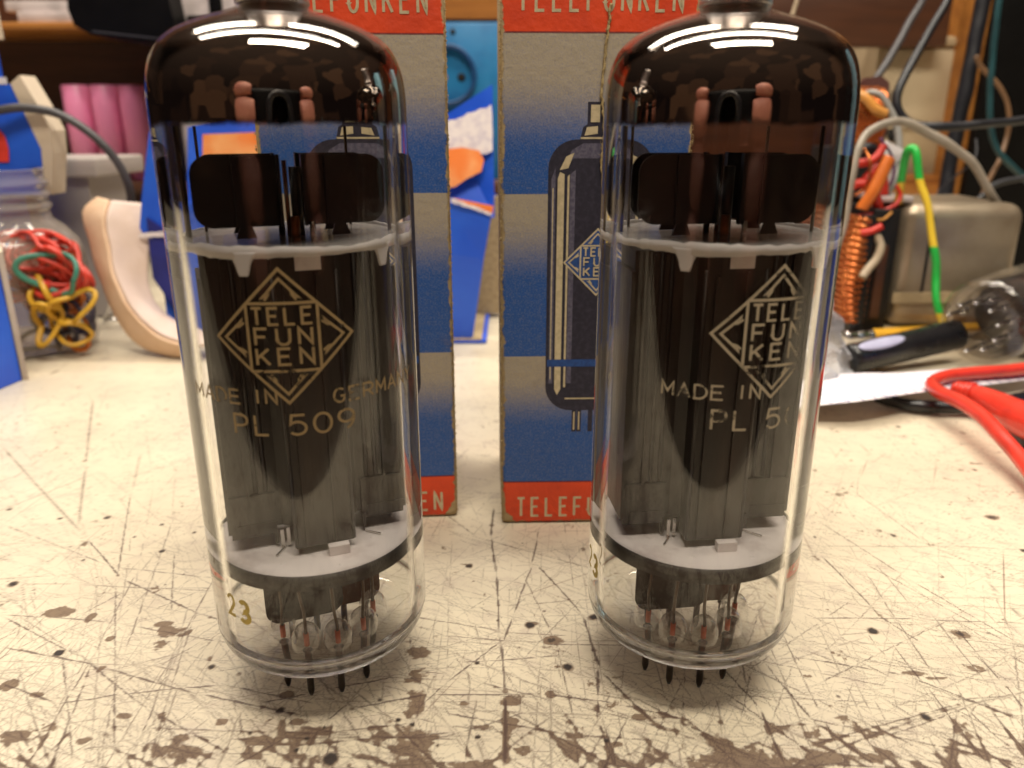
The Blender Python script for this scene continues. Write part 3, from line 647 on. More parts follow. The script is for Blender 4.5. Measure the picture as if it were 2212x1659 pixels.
def make_tube(loc, label, r_print, r_anode, r_pins, printmat, code_phi, worn_letters):
    t = thing('vacuum_tube', loc, label, 'vacuum tube', 'glass vacuum tubes standing on the bench')
    def part(mb, name, m, par=None): return build(mb, name, m, par or t, local=True)
    mb = MB(); mb.lathe([(max(r, 1e-3), z) for r, z in smoothprof(outer)], 128); mb.lathe([(max(r, 1e-3), z) for r, z in smoothprof(inner)], 128)
    env = build_glass(mb, 'glass_envelope', M['glass'], t)
    op = [p for p in smoothprof(outer) if p[1] > 97.5 and p[0] > 3.6]; gp = [(RO-.32, 97.0), (RO-.32, 97.5)]
    for q in range(len(op)):      # the mirror lies just under the outer skin, as the wall's refraction shows it
        a_, b_ = op[max(q-1, 0)], op[min(q+1, len(op)-1)]; tx, tz = b_[0]-a_[0], b_[1]-a_[1]; tl = math.hypot(tx, tz) or 1
        gp.append((op[q][0]-.32*tz/tl, op[q][1]+.32*tx/tl))
    mb = MB().lathe(gp, 128)
    part(mb, 'getter_coating', M['getter'])
    mb = MB().lathe([(0.01, 127), (3.6, 127), (4.5, 126.2), (4.6, 125), (4.6, 115.6), (4.75, 115.2), (5.25, 114.9), (5.3, 114.2), (5.0, 113.95), (4.5, 113.9)], 64)
    part(mb, 'top_cap', M['cap'])
    # upper mica with bent tabs
    mb = MB(); prof = []
    n = 96; vs = []; Rm = []
    for k in range(n):
        a = 2*math.pi*k/n; Rm.append(17.0+.22*math.sin(a*9)+random.uniform(-.08, .08))
    for z in (80.55, 81.25):
        for k in range(n):
            a = 2*math.pi*k/n; vs.append((Rm[k]*math.cos(a), Rm[k]*math.sin(a), z))
    mb.add(vs, [tuple(range(n))[::-1], tuple(range(n, 2*n))]+[(k, (k+1) % n, n+(k+1) % n, n+k) for k in range(n)])
    sp = part(mb, 'mica_spacer', M['mica'])
    mb = MB(); vs = []
    up_ = [81.5+random.uniform(-.12, .25)+.2*math.sin(k*.21) for k in range(n)]; dn_ = [80.35-random.uniform(0, .25)-.25*max(0, math.sin(k*.196+1)) for k in range(n)]
    for rr_, zz_ in ((.06, dn_), (.06, up_), (-.25, up_), (-.25, dn_)):
        for k in range(n): a = 2*math.pi*k/n; vs.append(((Rm[k]+rr_)*math.cos(a), (Rm[k]+rr_)*math.sin(a), zz_[k]))
    mb.add(vs, [(q*n+k, q*n+(k+1) % n, ((q+1) % 4)*n+(k+1) % n, ((q+1) % 4)*n+k) for q in range(4) for k in range(n)], True); part(mb, 'mica_rim', M['mica_rim'], sp)
    for dphi in (-36, 37, 130, 215):
        ph = r_pins+R(dphi); mb = MB(); rows = []
        for z, wd in ((80.9, 4.2), (80.2, 3.3), (79.2, 2.2), (78.2, 1.7), (77.6, 1.2)):
            rows.append([(17.15*math.sin(ph+(s*wd/2)/17.1), -17.15*math.cos(ph+(s*wd/2)/17.1), z) for s in (-1, -.5, 0, .5, 1)])
        mb.sheet(rows, .35, sub=1); part(mb, 'mica_tab', M['mica_rim'], sp)
    # lower mica and its ring
    mb = MB(); Rm = [17.05+.18*(1 if (k//2) % 2 else -1)*.5 for k in range(240)]; n = 240; vs = []
    for z in (28.9, 29.5):
        for k in range(n): vs.append((Rm[k]*math.cos(2*math.pi*k/n), Rm[k]*math.sin(2*math.pi*k/n), z))
    mb.add(vs, [tuple(range(n))[::-1], tuple(range(n, 2*n))]+[(k, (k+1) % n, n+(k+1) % n, n+k) for k in range(n)])
    for k in range(9):
        a = k*.7+.3; rr = 13+2*math.sin(k*2.1); mb.lathe([(.01, 29.56), (.35, 29.56), (.45, 29.5)], 10, Matrix.Translation((rr*math.cos(a), rr*math.sin(a), 0)))
    part(mb, 'mica_disc', M['mica_pale'])
    mb = MB().lathe([(17.2, 27.2), (17.55, 27.2), (17.55, 29.75), (17.2, 29.75)], 128, closed=True); part(mb, 'support_ring', M['ring'])
    A = Matrix.Rotation(r_anode, 4, 'Z')
    def pr(mb, poly, z0, z1): return mb.prism(poly, z0, z1, A)
    front = [(-14.4, -4.4), (-6.4, -4.4), (-4.7, -5.6), (-4.7, -9.7), (4.7, -9.7), (4.7, -5.6), (6.4, -4.4), (14.4, -4.4)]
    outline = front+[(14.4, 4.4), (6.4, 4.4), (4.7, 5.6), (4.7, 9.7), (-4.7, 9.7), (-4.7, 5.6), (-6.4, 4.4), (-14.4, 4.4)]
    mb = MB(); pr(mb, outline, 33.2, 79.2)
    for s in (-1, 1):   # ribs run lower than the wings, wings carry a hemmed lower edge
        pr(mb, [(-4.72, s*9.72), (-4.72, s*5.7), (4.72, s*5.7), (4.72, s*9.72)][::s], 31.0, 77.0)
        pr(mb, [(-3.2, s*9.73), (-3.2, s*10.15), (-2.6, s*10.15), (-2.6, s*9.73)], 31.4, 76)
        pr(mb, [(1.6, s*9.73), (1.6, s*10.1), (2.0, s*10.1), (2.0, s*9.73)], 31.2, 76.5)
        for a, b in ((-14.5, -7.2), (7.2, 14.5)):
            pr(mb, [(a, s*4.43), (b, s*4.43), (b, s*4.85), (a, s*4.85)], 32.0, 39.5)
            pr(mb, [(a+1, s*4.86), (b, s*4.86), (b, s*5.05), (a+1, s*5.05)], 32.4, 34.4)
            pr(mb, [(b-.5 if a < 0 else a, s*4.5), ((b if a < 0 else a+.5), s*4.5), ((b if a < 0 else a+.5), s*5.2), (b-.5 if a < 0 else a, s*5.2)], 30.2, 33)
    for s in (-1, 1):
        pr(mb, [(s*14.42, -4.9), (s*15.0, -4.9), (s*15.0, 4.9), (s*14.42, 4.9)], 33, 76)
        pr(mb, [(s*11.6, -4.42), (s*11.6, -5.0), (s*11.2, -5.0), (s*11.2, -4.42)], 39.6, 78.6)
        for u in (s*8.4, s*10.0):
            for f in (-1, 1): mb.tube([A @ Vector((u, f*4.35, 39.9)), A @ Vector((u, f*4.35, 78.9))], .42, 10, 0)
        for f in (-1, 1): mb.tube([A @ Vector((s*4.7, f*9.6, 31.2)), A @ Vector((s*4.7, f*9.6, 76.9))], .35, 8, 0)
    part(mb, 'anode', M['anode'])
    mb = MB(); pr(mb, [(-1.2, -9.9), (2.6, -9.9), (2.6, -9.4), (-1.2, -9.4)], 77.05, 80.2); part(mb, 'ceramic_block', M['mica_pale']); mb = MB(); pr(mb, [(.2, -11.6), (3.6, -11.6), (3.6, -10.2), (.2, -10.2)], 29.55, 31.2)
    part(mb, 'ceramic_block', M['mica_pale'])
    mb = MB(); pr(mb, [(-6.9, -5.9), (-6.3, -5.9), (-6.3, -5.7), (-6.9, -5.7)], 29.6, 33); pr(mb, [(-5.9, -5.9), (-5.3, -5.9), (-5.3, -5.7), (-5.9, -5.7)], 30, 33.2)
    pr(mb, [(-8.2, -8.3), (-7.9, -8.5), (-6.2, -5.9), (-6.5, -5.8)], 29.58, 29.8); pr(mb, [(7.4, -5.4), (7.6, -5.5), (9.8, -7.4), (9.6, -7.6)], 29.6, 29.9)
    part(mb, 'lock_tab', M['tab'])
    # cooling fins above the upper mica
    for s in (-1, 1):
        for yb in (-3.4, 3.4):
            pts = []
            rr = 2.7
            x0, x1, z0, z1 = 1.7, 14.2, 83.0, 93.4
            if yb > 0: x1 = 13.6
            for cx, cz, a0 in ((x1-rr, z0+rr, -90), (x1-rr, z1-rr, 0)):
                pts += [(cx+rr*math.cos(R(a0+q*15)), cz+rr*math.sin(R(a0+q*15))) for q in range(7)]
            pts += [(x0, z1), (x0, z0)]
            if s < 0: pts = [(-x, z) for x, z in pts][::-1]
            mb = MB(); B = A @ Matrix.Translation((0, yb, 0)) @ Matrix.Rotation(R(90), 4, 'X')
            mb.prism(pts, -.18, .18, B)
            mb.prism([(s*5.6, 81.3), (s*8.6, 81.3), (s*7.9, 83.1), (s*6.2, 83.1)][::s], -.17, .17, B)
            mb.prism([(s*5.0, z0+.1), (s*8.4, z0+.1), (s*8.4, z1-.1), (s*5.0, z1-.1)][::s], .2, .75, B) if yb < 0 else None
            mb.prism([(s*1.55, z0), (s*1.95, z0), (s*1.95, z1+.1), (s*1.55, z1+.1)][::s], .2, 1.5, B)
            part(mb, 'cooling_fin', M['fin'])
    for u, y, z1, m, rad in ((-.5, -1.0, 92.5, 'copper_rod', .35), (1.0, -.6, 91.5, 'rod', .9), (-1.4, 1.2, 93, 'rod', .5), (.3, -2.4, 84.2, 'copper_rod', .7), (2.6, -4.6, 83.6, 'tab', .45), (-15.2, 2.5, 97.5, 'rod', .45), (15.4, -1, 97.5, 'rod', .3), (-12.5, 8, 97.4, 'rod', .25), (11, 9.2, 97.4, 'rod', .25)):
        mb = MB(); p = A @ Vector((u, y, 0)); mb.tube([(p.x, p.y, 79.3), (p.x, p.y, z1)], rad, 12, 0); part(mb, 'support_rod', M[m])
    # heat shield hanging under the lower mica; reddish second plate stands for a reflection
    for (x0, x1, y, z0, m) in ((-10.5, 3.2, -1.5, 12.2, 'shield'), (1.0, 10.6, 1.0, 11.6, 'shield_refl')):
        pts = [(x0, 27.3)]+[(x0+2.6+2.6*math.cos(R(180+q*15)), z0+2.6+2.6*math.sin(R(180+q*15))) for q in range(7)]+[(x1-2.6+2.6*math.cos(R(270+q*15)), z0+2.6+2.6*math.sin(R(270+q*15))) for q in range(7)]+[(x1, 27.3)]
        mb = MB().prism(pts, -.2, .2, A @ Matrix.Translation((0, y, 0)) @ Matrix.Rotation(R(90), 4, 'X')); part(mb, 'shield_and_reflection', M[m])
    for k in range(9):
        ph = r_pins+R(36*k-72); x, y = 8.75*math.sin(ph), -8.75*math.cos(ph); T = Matrix.Translation((x, y, 0))
        mb = MB().lathe([(.01, 0), (.28, .02), (.5, .7), (.62, 1.3), (.62, 8.4), (.9, 8.6), (.01, 8.7)], 16, T); pn = part(mb, 'pin', M['pin'])
        mb = MB().lathe([(.01, 10.6), (.48, 10.6), (.48, 13.0), (.01, 13.0)], 12, T); part(mb, 'seal_wire', M['dumet'], pn)
        mb = MB().lathe([(2.5, 10.45), (2.65, 11.4), (2.5, 12.8), (2.0, 14.0), (1.1, 14.8), (.01, 14.9)], 24, T); part(mb, 'glass_bead', M['bead'], pn)
        jx, jy = x*1.02+random.uniform(-.5, .5), y*1.02+random.uniform(-.5, .5)
        mb = MB().tube([(x, y, 12.6), (x, y, 14.2), (x+random.uniform(-.35, .35), y, 17), (jx, jy, 22), (jx, jy, 28.8)], .3, 8, 4); part(mb, 'lead_wire', M['rod'], pn)
    place = lambda u, v, l: Vector(((RO+.03+l)*math.sin(r_print+u/RO), -(RO+.03+l)*math.cos(r_print+u/RO), v))
    mb = MB(); diamond(mb, 0, 69.2, 9.75, .42, place); part(mb, 'emblem_print', printmat)
    mb = MB(); du = RO*R(1)
    text(mb, 'MADE', -50*du, 59.2, 2.1, 1.75, 2.45, .33, place); text(mb, 'IN', -50*du+11.0, 59.4, 2.1, 1.5, 2.0, .33, place, wmap={'I': .6})
    text(mb, 'GERMANY', 19.5*du, 58.8, 2.1, 1.7, 2.35, .33, place)
    text(mb, 'PL', -26.5*du, 54.5, 3.0, 2.1, 3.3, .4, place); text(mb, '509', -26.5*du+8.3, 54.5, 3.0, 2.5, 3.55, .4, place)
    part(mb, 'type_print', printmat)
    pc = lambda u, v, l: Vector(((RO+.03+l)*math.sin(code_phi+u/RO), -(RO+.03+l)*math.cos(code_phi+u/RO), v))
    mb = MB(); text(mb, '2', -2.4, 21.4, 3.7, 1.7, 2, .6, pc); text(mb, '3', .6, 21.0, 3.7, 1.9, 2, .9, pc); part(mb, 'code_print', M['code'])
    return t
def build_glass(mb, name, m, par):
    """closed double wall: outer skin outwards, inner skin towards the hollow"""
    V = np.array(mb.v)*S; me = bpy.data.meshes.new(name); me.from_pydata(V.tolist(), [], mb.f); me.polygons.foreach_set('use_smooth', [True]*len(me.polygons))
    bm = bmesh.new(); bm.from_mesh(me); bm.normal_update(); half = len(mb.v)
    for f in bm.faces:
        c = f.calc_center_median(); r = math.hypot(c.x, c.y)
        d = Vector((c.x, c.y, 0)); d = d.normalized() if r > 1e-6 else Vector((0, 0, 0))
        zc = (c.z-.06); ref = d*1.0+Vector((0, 0, 1 if zc > 0 else -1))*(1.0 if (c.z > .108 or c.z < .012) else 0)
        out_ = f.normal.dot(ref) > 0
        isouter = max(v.index for v in f.verts) < NOUT[0]
        if out_ != isouter: f.normal_flip()
    bm.to_mesh(me); bm.free(); me.materials.append(m)
    o = bpy.data.objects.new(name, me); COL.objects.link(o); o.parent = par; ORG[o.name] = ORG[par.name]; return o
NOUT = [len(smoothprof(outer))*128]
make_tube((-34.75, 125.7, 0), 'glass vacuum tube with the whole gold diamond emblem and PL 509 facing forward', R(8.0), R(22), R(27), M['print'], R(-31.5), ())
make_tube((32.95, 127.8, 0), 'glass vacuum tube with its diamond emblem turned off centre, beside the wires', R(16.4), R(6.4), R(8), M['print_pale'], R(-80), ())

# ------------------------------------------------------------------ printed cartons
def make_carton(loc, rz, label, crease):
    t = thing('carton', loc, label, 'carton', 'printed tube cartons', rz)
    mb = MB(); H, W, D = 134, 42.4, 42.0
    bm = bmesh.new(); bmesh.ops.create_grid(bm, x_segments=1, y_segments=1, size=1); bm.free()
    mb.box((-W/2, 0, 0.15), (W/2, D, H), 1.2, seg=4)
    b = build(mb, 'body', M['carton'], t, local=True)
    place = lambda u, v, l: Vector((u, -.03-l, v))
    for base, nm in ((120.2, 'upper_lettering'), (2.3, 'lower_lettering')):
        mb = MB(); text(mb, 'TELEFUNKEN', -17.2, base, 5.0, 1.8, 3.62, .62, place); build(mb, nm, M['paper_print'], t, local=True)
    # printed picture of a tube
    def flat(name, polys, m, lift):
        mb = MB()
        for P in polys: mb.add([(x, -lift, z) for x, z in P], [tuple(range(len(P)))])
        return build(mb, name, m, pic, local=True)
    cx, hw = 1.2, 11.4
    def body(hw, zb, zt, r):
        q = []
        for sx, z, a0 in ((1, zb, -90), (1, zt, 0), (-1, zt, 90), (-1, zb, 180)):
            c = (cx+sx*(hw-r), z+(r if z == zb else -r))
            q += [(c[0]+r*math.cos(R(a0+k*11.25)), c[1]+r*math.sin(R(a0+k*11.25))) for k in range(9)]
        return q
    mb = MB(); P = body(hw+.35, 31.0, 94.4, 6.2); mb.add([(x, -.02, z) for x, z in P], [tuple(range(len(P)))])
    for x in (-4.6, -3.4, -.6, 1.4, 4.0, 5.2): mb.box((cx+x-.55, -.021, 25.4), (cx+x+.55, -.019, 31.5))
    capp = [(cx-4.9, 94.2), (cx-4.2, 97.0), (cx-3.3, 97.6), (cx-3.3, 102.2), (cx+3.3, 102.2), (cx+3.3, 97.6), (cx+4.2, 97), (cx+4.9, 94.2)]
    mb.add([(x, -.022, z) for x, z in capp], [tuple(range(len(capp)))])
    pic = build(mb, 'tube_picture', M['ink'], t, local=True)
    flat('picture_shoulder', [[(cx-8.5, 88.5), (cx-6.5, 92.2), (cx-4, 93.6), (cx+4, 93.6), (cx+6.5, 92.2), (cx+8.5, 88.5), (cx+6, 90.4), (cx-6, 90.4)],
                              [(cx-hw+.4, 38), (cx-hw+.4, 86), (cx-hw+1.3, 88.5), (cx-hw+1.3, 38)], [(cx-hw+4.6, 38), (cx-hw+4.6, 87), (cx-hw+5.8, 88), (cx-hw+5.8, 38)], [(cx+hw-2.4, 38), (cx+hw-2.4, 88), (cx+hw-.7, 86), (cx+hw-.7, 38)]], M['ink_grey'], .045)
    flat('picture_highlight', [[(cx-hw+1.8, 36.5), (cx-hw+1.8, 86), (cx-hw+2.3, 87.5), (cx-hw+3.3, 87), (cx-hw+3.3, 36.5), (cx-hw+2.5, 35)], [(cx-hw+4.0, 37), (cx-hw+4.0, 86.5), (cx-hw+4.45, 87), (cx-hw+4.45, 37)], [(cx-hw+.65, 39), (cx-hw+.65, 84), (cx-hw+.9, 84), (cx-hw+.9, 39)],
                               [(cx+hw-3.2, 37), (cx+hw-3.2, 87), (cx+hw-2.6, 86), (cx+hw-2.6, 37)], [(cx-hw+2.2, 87.9), (cx-hw+3.6, 90.8), (cx-hw+5.4, 91.6), (cx-hw+4.1, 88.3)], [(cx+hw-4.2, 88.3), (cx+hw-5, 91.4), (cx+hw-3.3, 90.6), (cx+hw-2.6, 87.9)],
                               [(cx-2.6, 98.0), (cx-2.6, 101.6), (cx-.6, 101.6), (cx-.6, 98.0)], [(cx+1.2, 98.2), (cx+1.2, 101.4), (cx+2.4, 101.4), (cx+2.4, 98.2)], [(cx-3.9, 95.2), (cx-3.4, 97), (cx-1, 97.2), (cx-1, 95.6)], [(cx+.8, 95.6), (cx+.8, 97.0), (cx+3, 96.8), (cx+3.6, 95.2)],
                               [(cx-4.7, 94.5), (cx-4.7, 94.9), (cx+4.7, 94.9), (cx+4.7, 94.5)], [(cx-7, 33.9), (cx-7, 34.25), (cx+7, 34.25), (cx+7, 33.9)]] +
         [[(cx+x-.16, 25.9), (cx+x-.16, 30.6), (cx+x+.16, 30.6), (cx+x+.16, 25.9)] for x in (-4.6, -3.4, 1.4, 4.0)], M['paper_print'], .06)
    flat('picture_band', [[(cx-hw, 42.2), (cx-hw, 44), (cx+hw, 44), (cx+hw, 42.2)]], M['ink_blue'], .075)
    flat('emblem_ground', [[(cx-.2-7.6, 67.3), (cx-.2, 67.3+7.6), (cx-.2+7.6, 67.3), (cx-.2, 67.3-7.6)]], M['ink_blue'], .09)
    mb = MB(); diamond(mb, cx-.2, 67.3, 7.6, .36, lambda u, v, l: Vector((u, -.1-l, v))); build(mb, 'picture_emblem', M['paper_print'], pic, local=True)
    if crease:
        pts = [(crease[0]+dx, -.25, z) for dx, z in crease[1]]
        mb = MB(); from mathutils import noise as mn
        P = []
        for a, b in zip(pts[:-1], pts[1:]):
            for k in range(10): P.append(Vector(a).lerp(Vector(b), k/10)+Vector((random.uniform(-.16, .16), 0, 0)))
        mb.tube(P, [.22+.14*random.random() for _ in P], 7, 2)
        for p in P[::2]:
            s = random.choice((-1, 1)); mb.tube([p, p+Vector((s*random.uniform(.2, .5), -.1, random.uniform(.1, .7))), p+Vector((s*random.uniform(.3, .9), -.1, random.uniform(.4, 1.1)))], [.06, .05, .02], 4, 2)
        build(mb, 'torn_crease', M['string'], t, local=True)
    # rough fibres along the rubbed vertical edges
    for s in (-1, 1):
        mb = MB()
        for k in range(260):
            z = random.uniform(1.5, 132); x = s*(W/2-.15); l = random.uniform(.15, .55)
            mb.tube([(x, .15, z), (x+s*l*.6, -.1-l*.3, z+random.uniform(-.3, .3)), (x+s*l*random.uniform(.2, 1), -.2-l*.2, z+random.uniform(-.6, .6))], [.10, .06, .02], 4, 1)
        build(mb, 'edge_fibre', M['string'], t, local=True)
    return t
make_carton((-35.35, 182.9, 0), R(4.6), 'red, blue and grey printed carton standing behind the tube with the whole emblem', None)
make_carton((18.6, 181.2, 0), R(1.7), 'red, blue and grey printed carton with a frayed crack and its tube picture showing', (0, [(2.1, 121.5), (1.5, 115), (.7, 104), (1.7, 96), (1.2, 89), (2.0, 82), (2.6, 78)]))

# ------------------------------------------------------------------ left background
def quad_card(name, pxs, Y, th, m, parent=None, Ys=None):
    P = [at(px, py, (Ys[i] if Ys else Y)) for i, (px, py) in enumerate(pxs)]
    n = len(P); vs = P+[p+Vector((0, th, 0)) for p in P]
    mb = MB().add(vs, [tuple(range(n)), tuple(range(n, 2*n))[::-1]]+[(i, n+i, n+(i+1) % n, (i+1) % n) for i in range(n)])
    return build(mb, name, m, parent)
# low blue box at the left edge
t = thing('blue_box', (-226, 325, 0), 'low glossy blue box at the left edge, in front of the rubber band jar', 'box')
c0 = gnd(47, 822); c1 = gnd(-70, 872); d = Vector((c1-c0)); nrm = Vector((-d.y, d.x, 0)).normalized(); nrm = nrm if nrm.y > 0 else -nrm
kb = 1.12; mb = MB().prism([(c1.x, c1.y), (c0.x, c0.y), (c0.x*kb, c0.y*kb), (c1.x*kb-20, c1.y*kb)], .2, 50.5); build(mb, 'body', M['blue_card'], t)
mb = MB().prism([(c0.x+.2, c0.y+.4), (c0.x+2.4, c0.y+.8), (c0.x*kb+2.4, c0.y*kb), (c0.x*kb+.2, c0.y*kb)], .2, 51.2); build(mb, 'cream_edge', M['cream_card'], t)
# tall carton at the left edge and a folded card leaning by it
t = thing('tall_box', (-280, 400, 0), 'tall blue and cream box cut off by the left edge of the picture', 'box')
xt = at(13, 200, 385).x; mb = MB().prism([(-300, 385), (xt, 385), (xt*1.1, 385*1.1), (-320, 385*1.1)], .2, 190); build(mb, 'body', M['blue_card'], t)
q = at(8, 85, 384.6); mb = MB().box((-299.5, 384.2, q.z), (q.x, 384.9, 189)); build(mb, 'cream_panel', M['cream_card'], t)
q = at(13, 172, 384.5); mb = MB().box((-299.5, 384.0, q.z-2), (q.x, 384.9, q.z+1)); build(mb, 'white_stripe', M['white_bright'], t)
mb = MB().lathe([(.01, 0), (13, 0), (13, .5), (.01, .5)], 40, Matrix.Translation((-262, 383.9, 142)) @ Matrix.Rotation(R(90), 4, 'X')); build(mb, 'red_disc', M['red_ink'], t)
t = thing('folded_card', (-258, 372, 0), 'folded blue card with a thick cream edge and a red arc, above the jar', 'card')
quad_card('front', [(-40, 190), (20, 182), (88, 322), (96, 420), (-40, 420)], 372, 1.5, M['blue_card'], t)
quad_card('cream_edge', [(22, 180), (42, 162), (82, 228), (110, 282), (114, 330), (112, 420), (98, 420), (89, 322)], 372, 12, M['cream_card'], t)
pa = [(-40, 262), (-10, 272), (10, 295), (18, 322), (19, 350), (-40, 350)]
quad_card('red_arc', pa, 371.4, .4, M['red_ink'], t)
# storage container with lid
t = thing('storage_box', (-240, 424, 0), 'translucent storage container with a wide lid behind the rubber band jar', 'container')
a = at(188, 380, 405); l = at(207, 342, 402); zt = l.z
mb = MB()
for x0, x1, y0, y1 in ((-330, a.x, 405, 406.4), (-330, a.x, 448.6, 450), (a.x-1.4, a.x, 406.4, 448.6)): mb.box((x0, y0, 0.2), (x1, y1, zt-9))
mb.box((-330, 405, .2), (a.x, 450, 1.4)); build(mb, 'body', M['plastic_haze'], t)
mb = MB().box((-334, 401, zt-9), (l.x, 454, zt), 1.2); build(mb, 'lid', M['plastic_haze'], t)
# jar of rubber bands
jc = Vector((-228, 352, 0)); JR = 32
t = thing('plastic_jar', jc, 'clear plastic jar full of coloured rubber bands, lid off', 'jar')
def sq(prof, n=56, M_=None, p=3.2):
    mb = MB(); vs = []; fs = []
    for r, z, e in prof:
        for k in range(n):
            a = 2*math.pi*k/n; c, s = math.cos(a), math.sin(a); f = (abs(c)**e+abs(s)**e)**(-1/e); vs.append(Vector((r*f*c, r*f*s, z)))
    m = len(prof)
    for i in range(m-1):
        for k in range(n): fs.append((i*n+k, i*n+(k+1) % n, (i+1)*n+(k+1) % n, (i+1)*n+k))
    Mx = Matrix.Translation(jc) @ Matrix.Rotation(R(38), 4, 'Z'); mb.add([Mx @ v for v in vs], fs, True); return mb
build(sq([(.1, .3, 2), (JR-6, .3, 3.5), (JR-1.5, 1.5, 3.5), (JR, 5, 3.5), (JR, 42, 3.5), (JR-1.5, 48, 3.2), (JR-6, 54, 2.6), (JR-9.5, 57, 2), (JR-10, 60, 2)]), 'body', M['plastic_clear'], t)
nk = [(JR-10, 60, 2)]
for k in range(3): nk += [(JR-10, 61+5*k, 2), (JR-8.8, 62+5*k, 2), (JR-8.8, 63.4+5*k, 2), (JR-10, 64.4+5*k, 2)]
build(sq(nk+[(JR-10, 78, 2), (JR-9, 78.6, 2), (JR-11, 78.8, 2)]), 'neck', M['plastic_clear'], t)
def band(px, py, Y, rx, rz, tilt, m, label, th=.9, squash=0.0, seed=0):
    rr = random.Random(seed); c = at(px, py, Y); pts = []
    ph = [rr.random()*6 for _ in range(3)]
    for k in range(25):
        a = 2*math.pi*k/24; w1 = 1+squash*math.sin(2*a+ph[0])+.12*math.sin(3*a+ph[1])
        v = Vector((rx*w1*math.cos(a), 3*math.sin(2*a+ph[2]), rz*w1*math.sin(a)))
        v.rotate(Matrix.Rotation(R(tilt), 3, 'Y')); pts.append(c+v)
    for p in pts: p.z = max(p.z, th+1.6)
    mb = MB().tube(pts, th, 8, 3, flat=1.3, cap=False)
    return tag(build(mb, 'rubber_band', m), label, 'rubber band', 'rubber bands in the jar')
ba = 'thin red rubber band in the tangle at the middle of the jar'
band(112, 590, 327, 11.5, 8.5, 14, M['rb_green'], 'green rubber band looped against the front of the jar', 1.1, .05, 1)
for k in range(30): band(62+12*(k % 6)+random.uniform(-8, 10), 535+6*(k//2)+random.uniform(-8, 25), 331+3*(k % 8), random.uniform(9, 15), random.uniform(4, 9), random.uniform(-30, 50), M['rb_red'], ba, random.uniform(.8, 1.3), .15, k+10)
for k, (px, py, rx, rz, ti) in enumerate(((100, 695, 5, 9, 30), (155, 665, 9, 6, -35), (95, 640, 8, 3.5, 60), (150, 715, 8, 5, 35))):
    band(px, py, 327+k, rx, rz, ti, M['rb_yellow'], 'yellow rubber band among the loops low in the jar', 1.0, .2, k+40)
for k, (px, py) in enumerate(((100, 560), (130, 610), (120, 640), (155, 700))):
    band(px, py, 338, 10, 6, 20*k, M['rb_orange'], 'orange rubber band tangled inside the jar', 1.0, .2, k+60)
for k, (px, py) in enumerate(((150, 690), (120, 690), (165, 670), (95, 735))):
    band(px, py, 334+k, 9, 8, 35*k, M['rb_dark'], 'dark blue rubber band near the bottom of the jar', 1.1, .2, k+80)
# three pink cells on the shelf
for k, (px, lab) in enumerate(((172, 'pink battery cell on the shelf, leftmost of three'), (232, 'pink battery cell on the shelf between two others'), (291, 'pink battery cell on the shelf beside the left tube'))):
    p = at(px, 400, 590); b = Vector((p.x*.985+4, 590, 58.2)); top = at(px-8+4*k, 182, 590)
    t = thing('battery_cell', b, lab, 'battery', 'pink battery cells on the shelf')
    ax = Vector((0, 0, 1)); Mx = Matrix.Translation(b)
    build(MB().lathe([(.01, 0), (8.2, 0), (9.3, .5), (9.3, 63.6), (8.6, 64.4), (7, 64.5), (.01, 64.5)], 40, Mx), 'sleeve', M['pink'], t)
    build(MB().lathe([(.01, 64.8), (6, 64.8), (6.6, 64.52), (.01, 64.52)], 24, Mx), 'contact', M['steel'], t)
# white foam sheet curling down in front of the blue box
ridge = [(240, 436), (228, 470), (236, 535), (248, 592), (268, 640), (300, 688), (352, 728), (420, 752)]
left = [(214, 430), (183, 460), (200, 530), (217, 592), (238, 648), (268, 706), (318, 752), (388, 784)]
right = [(338, 446), (328, 500), (320, 590), (330, 650), (368, 690), (420, 712), (470, 728), (522, 740)]
Yr = [352, 346, 341, 337, 334, 331, 328, 325]
t = thing('foam_sheet', (-150, 330, 0), 'white foam sheet curling down onto the bench beside the left tube', 'foam sheet')
def low(p, i): p.z = max(p.z, .8+max(0, 7-i)*.4); return p
F = [[low(at(*r, Y), i), low(at((r[0]+q[0])/2, (r[1]+q[1])/2, Y+5), i), low(at(*q, Y+8), i)] for i, (r, q, Y) in enumerate(zip(ridge, right, Yr))]
build(MB().sheet(F, -1.2, sub=2).jitter(.5, 9), 'face', M['foam'], t)
E_ = [[low(at(*l, Y+7), i), low(at((l[0]*.5+r[0]*.5), (l[1]*.5+r[1]*.5), Y+2.6), i), low(at(*r, Y-.1), i)] for i, (l, r, Y) in enumerate(zip(left, ridge, Yr))]
build(MB().sheet(E_, -1.2, sub=2).jitter(.5, 9), 'edge_band', M['foam_edge'], t)
# long blue carton lying behind the printed cartons
t = thing('blue_carton', (-90, 372, 0), 'long bright blue carton lying open ended behind the printed cartons', 'carton')
bl = at(300, 700, 350); x1 = at(1030, 735, 356).x
mb = MB(); topz = at(1000, 445, 350).z
fr = [at(985, 430, 351), at(1062, 462, 351), at(1045, 560, 352), gnd(1020, 738, .5)]
P0 = [Vector((-158, 352, .5)), fr[3], fr[2], fr[1], Vector((-30, 352, topz+2.5)), Vector((-158, 352, topz+1))]
n = len(P0); mb.add([p for p in P0]+[p+Vector((0, 1.3, 0)) for p in P0], [tuple(range(n)), tuple(range(n, 2*n))[::-1]]+[(i, n+i, n+(i+1) % n, (i+1) % n) for i in range(n)])
mb.box((-158, 411, .5), (-8, 412.3, topz)); mb.box((-158, 353.4, .5), (-12, 411, 1.8)); build(mb, 'body', M['blue_card'], t)
mb = MB().box((-157, 406, 2), (-5, 410.6, topz-1)); mb.box((-157, 353.5, 1.9), (-14, 405, 2.4)); build(mb, 'raw_inside', M['board'], t)
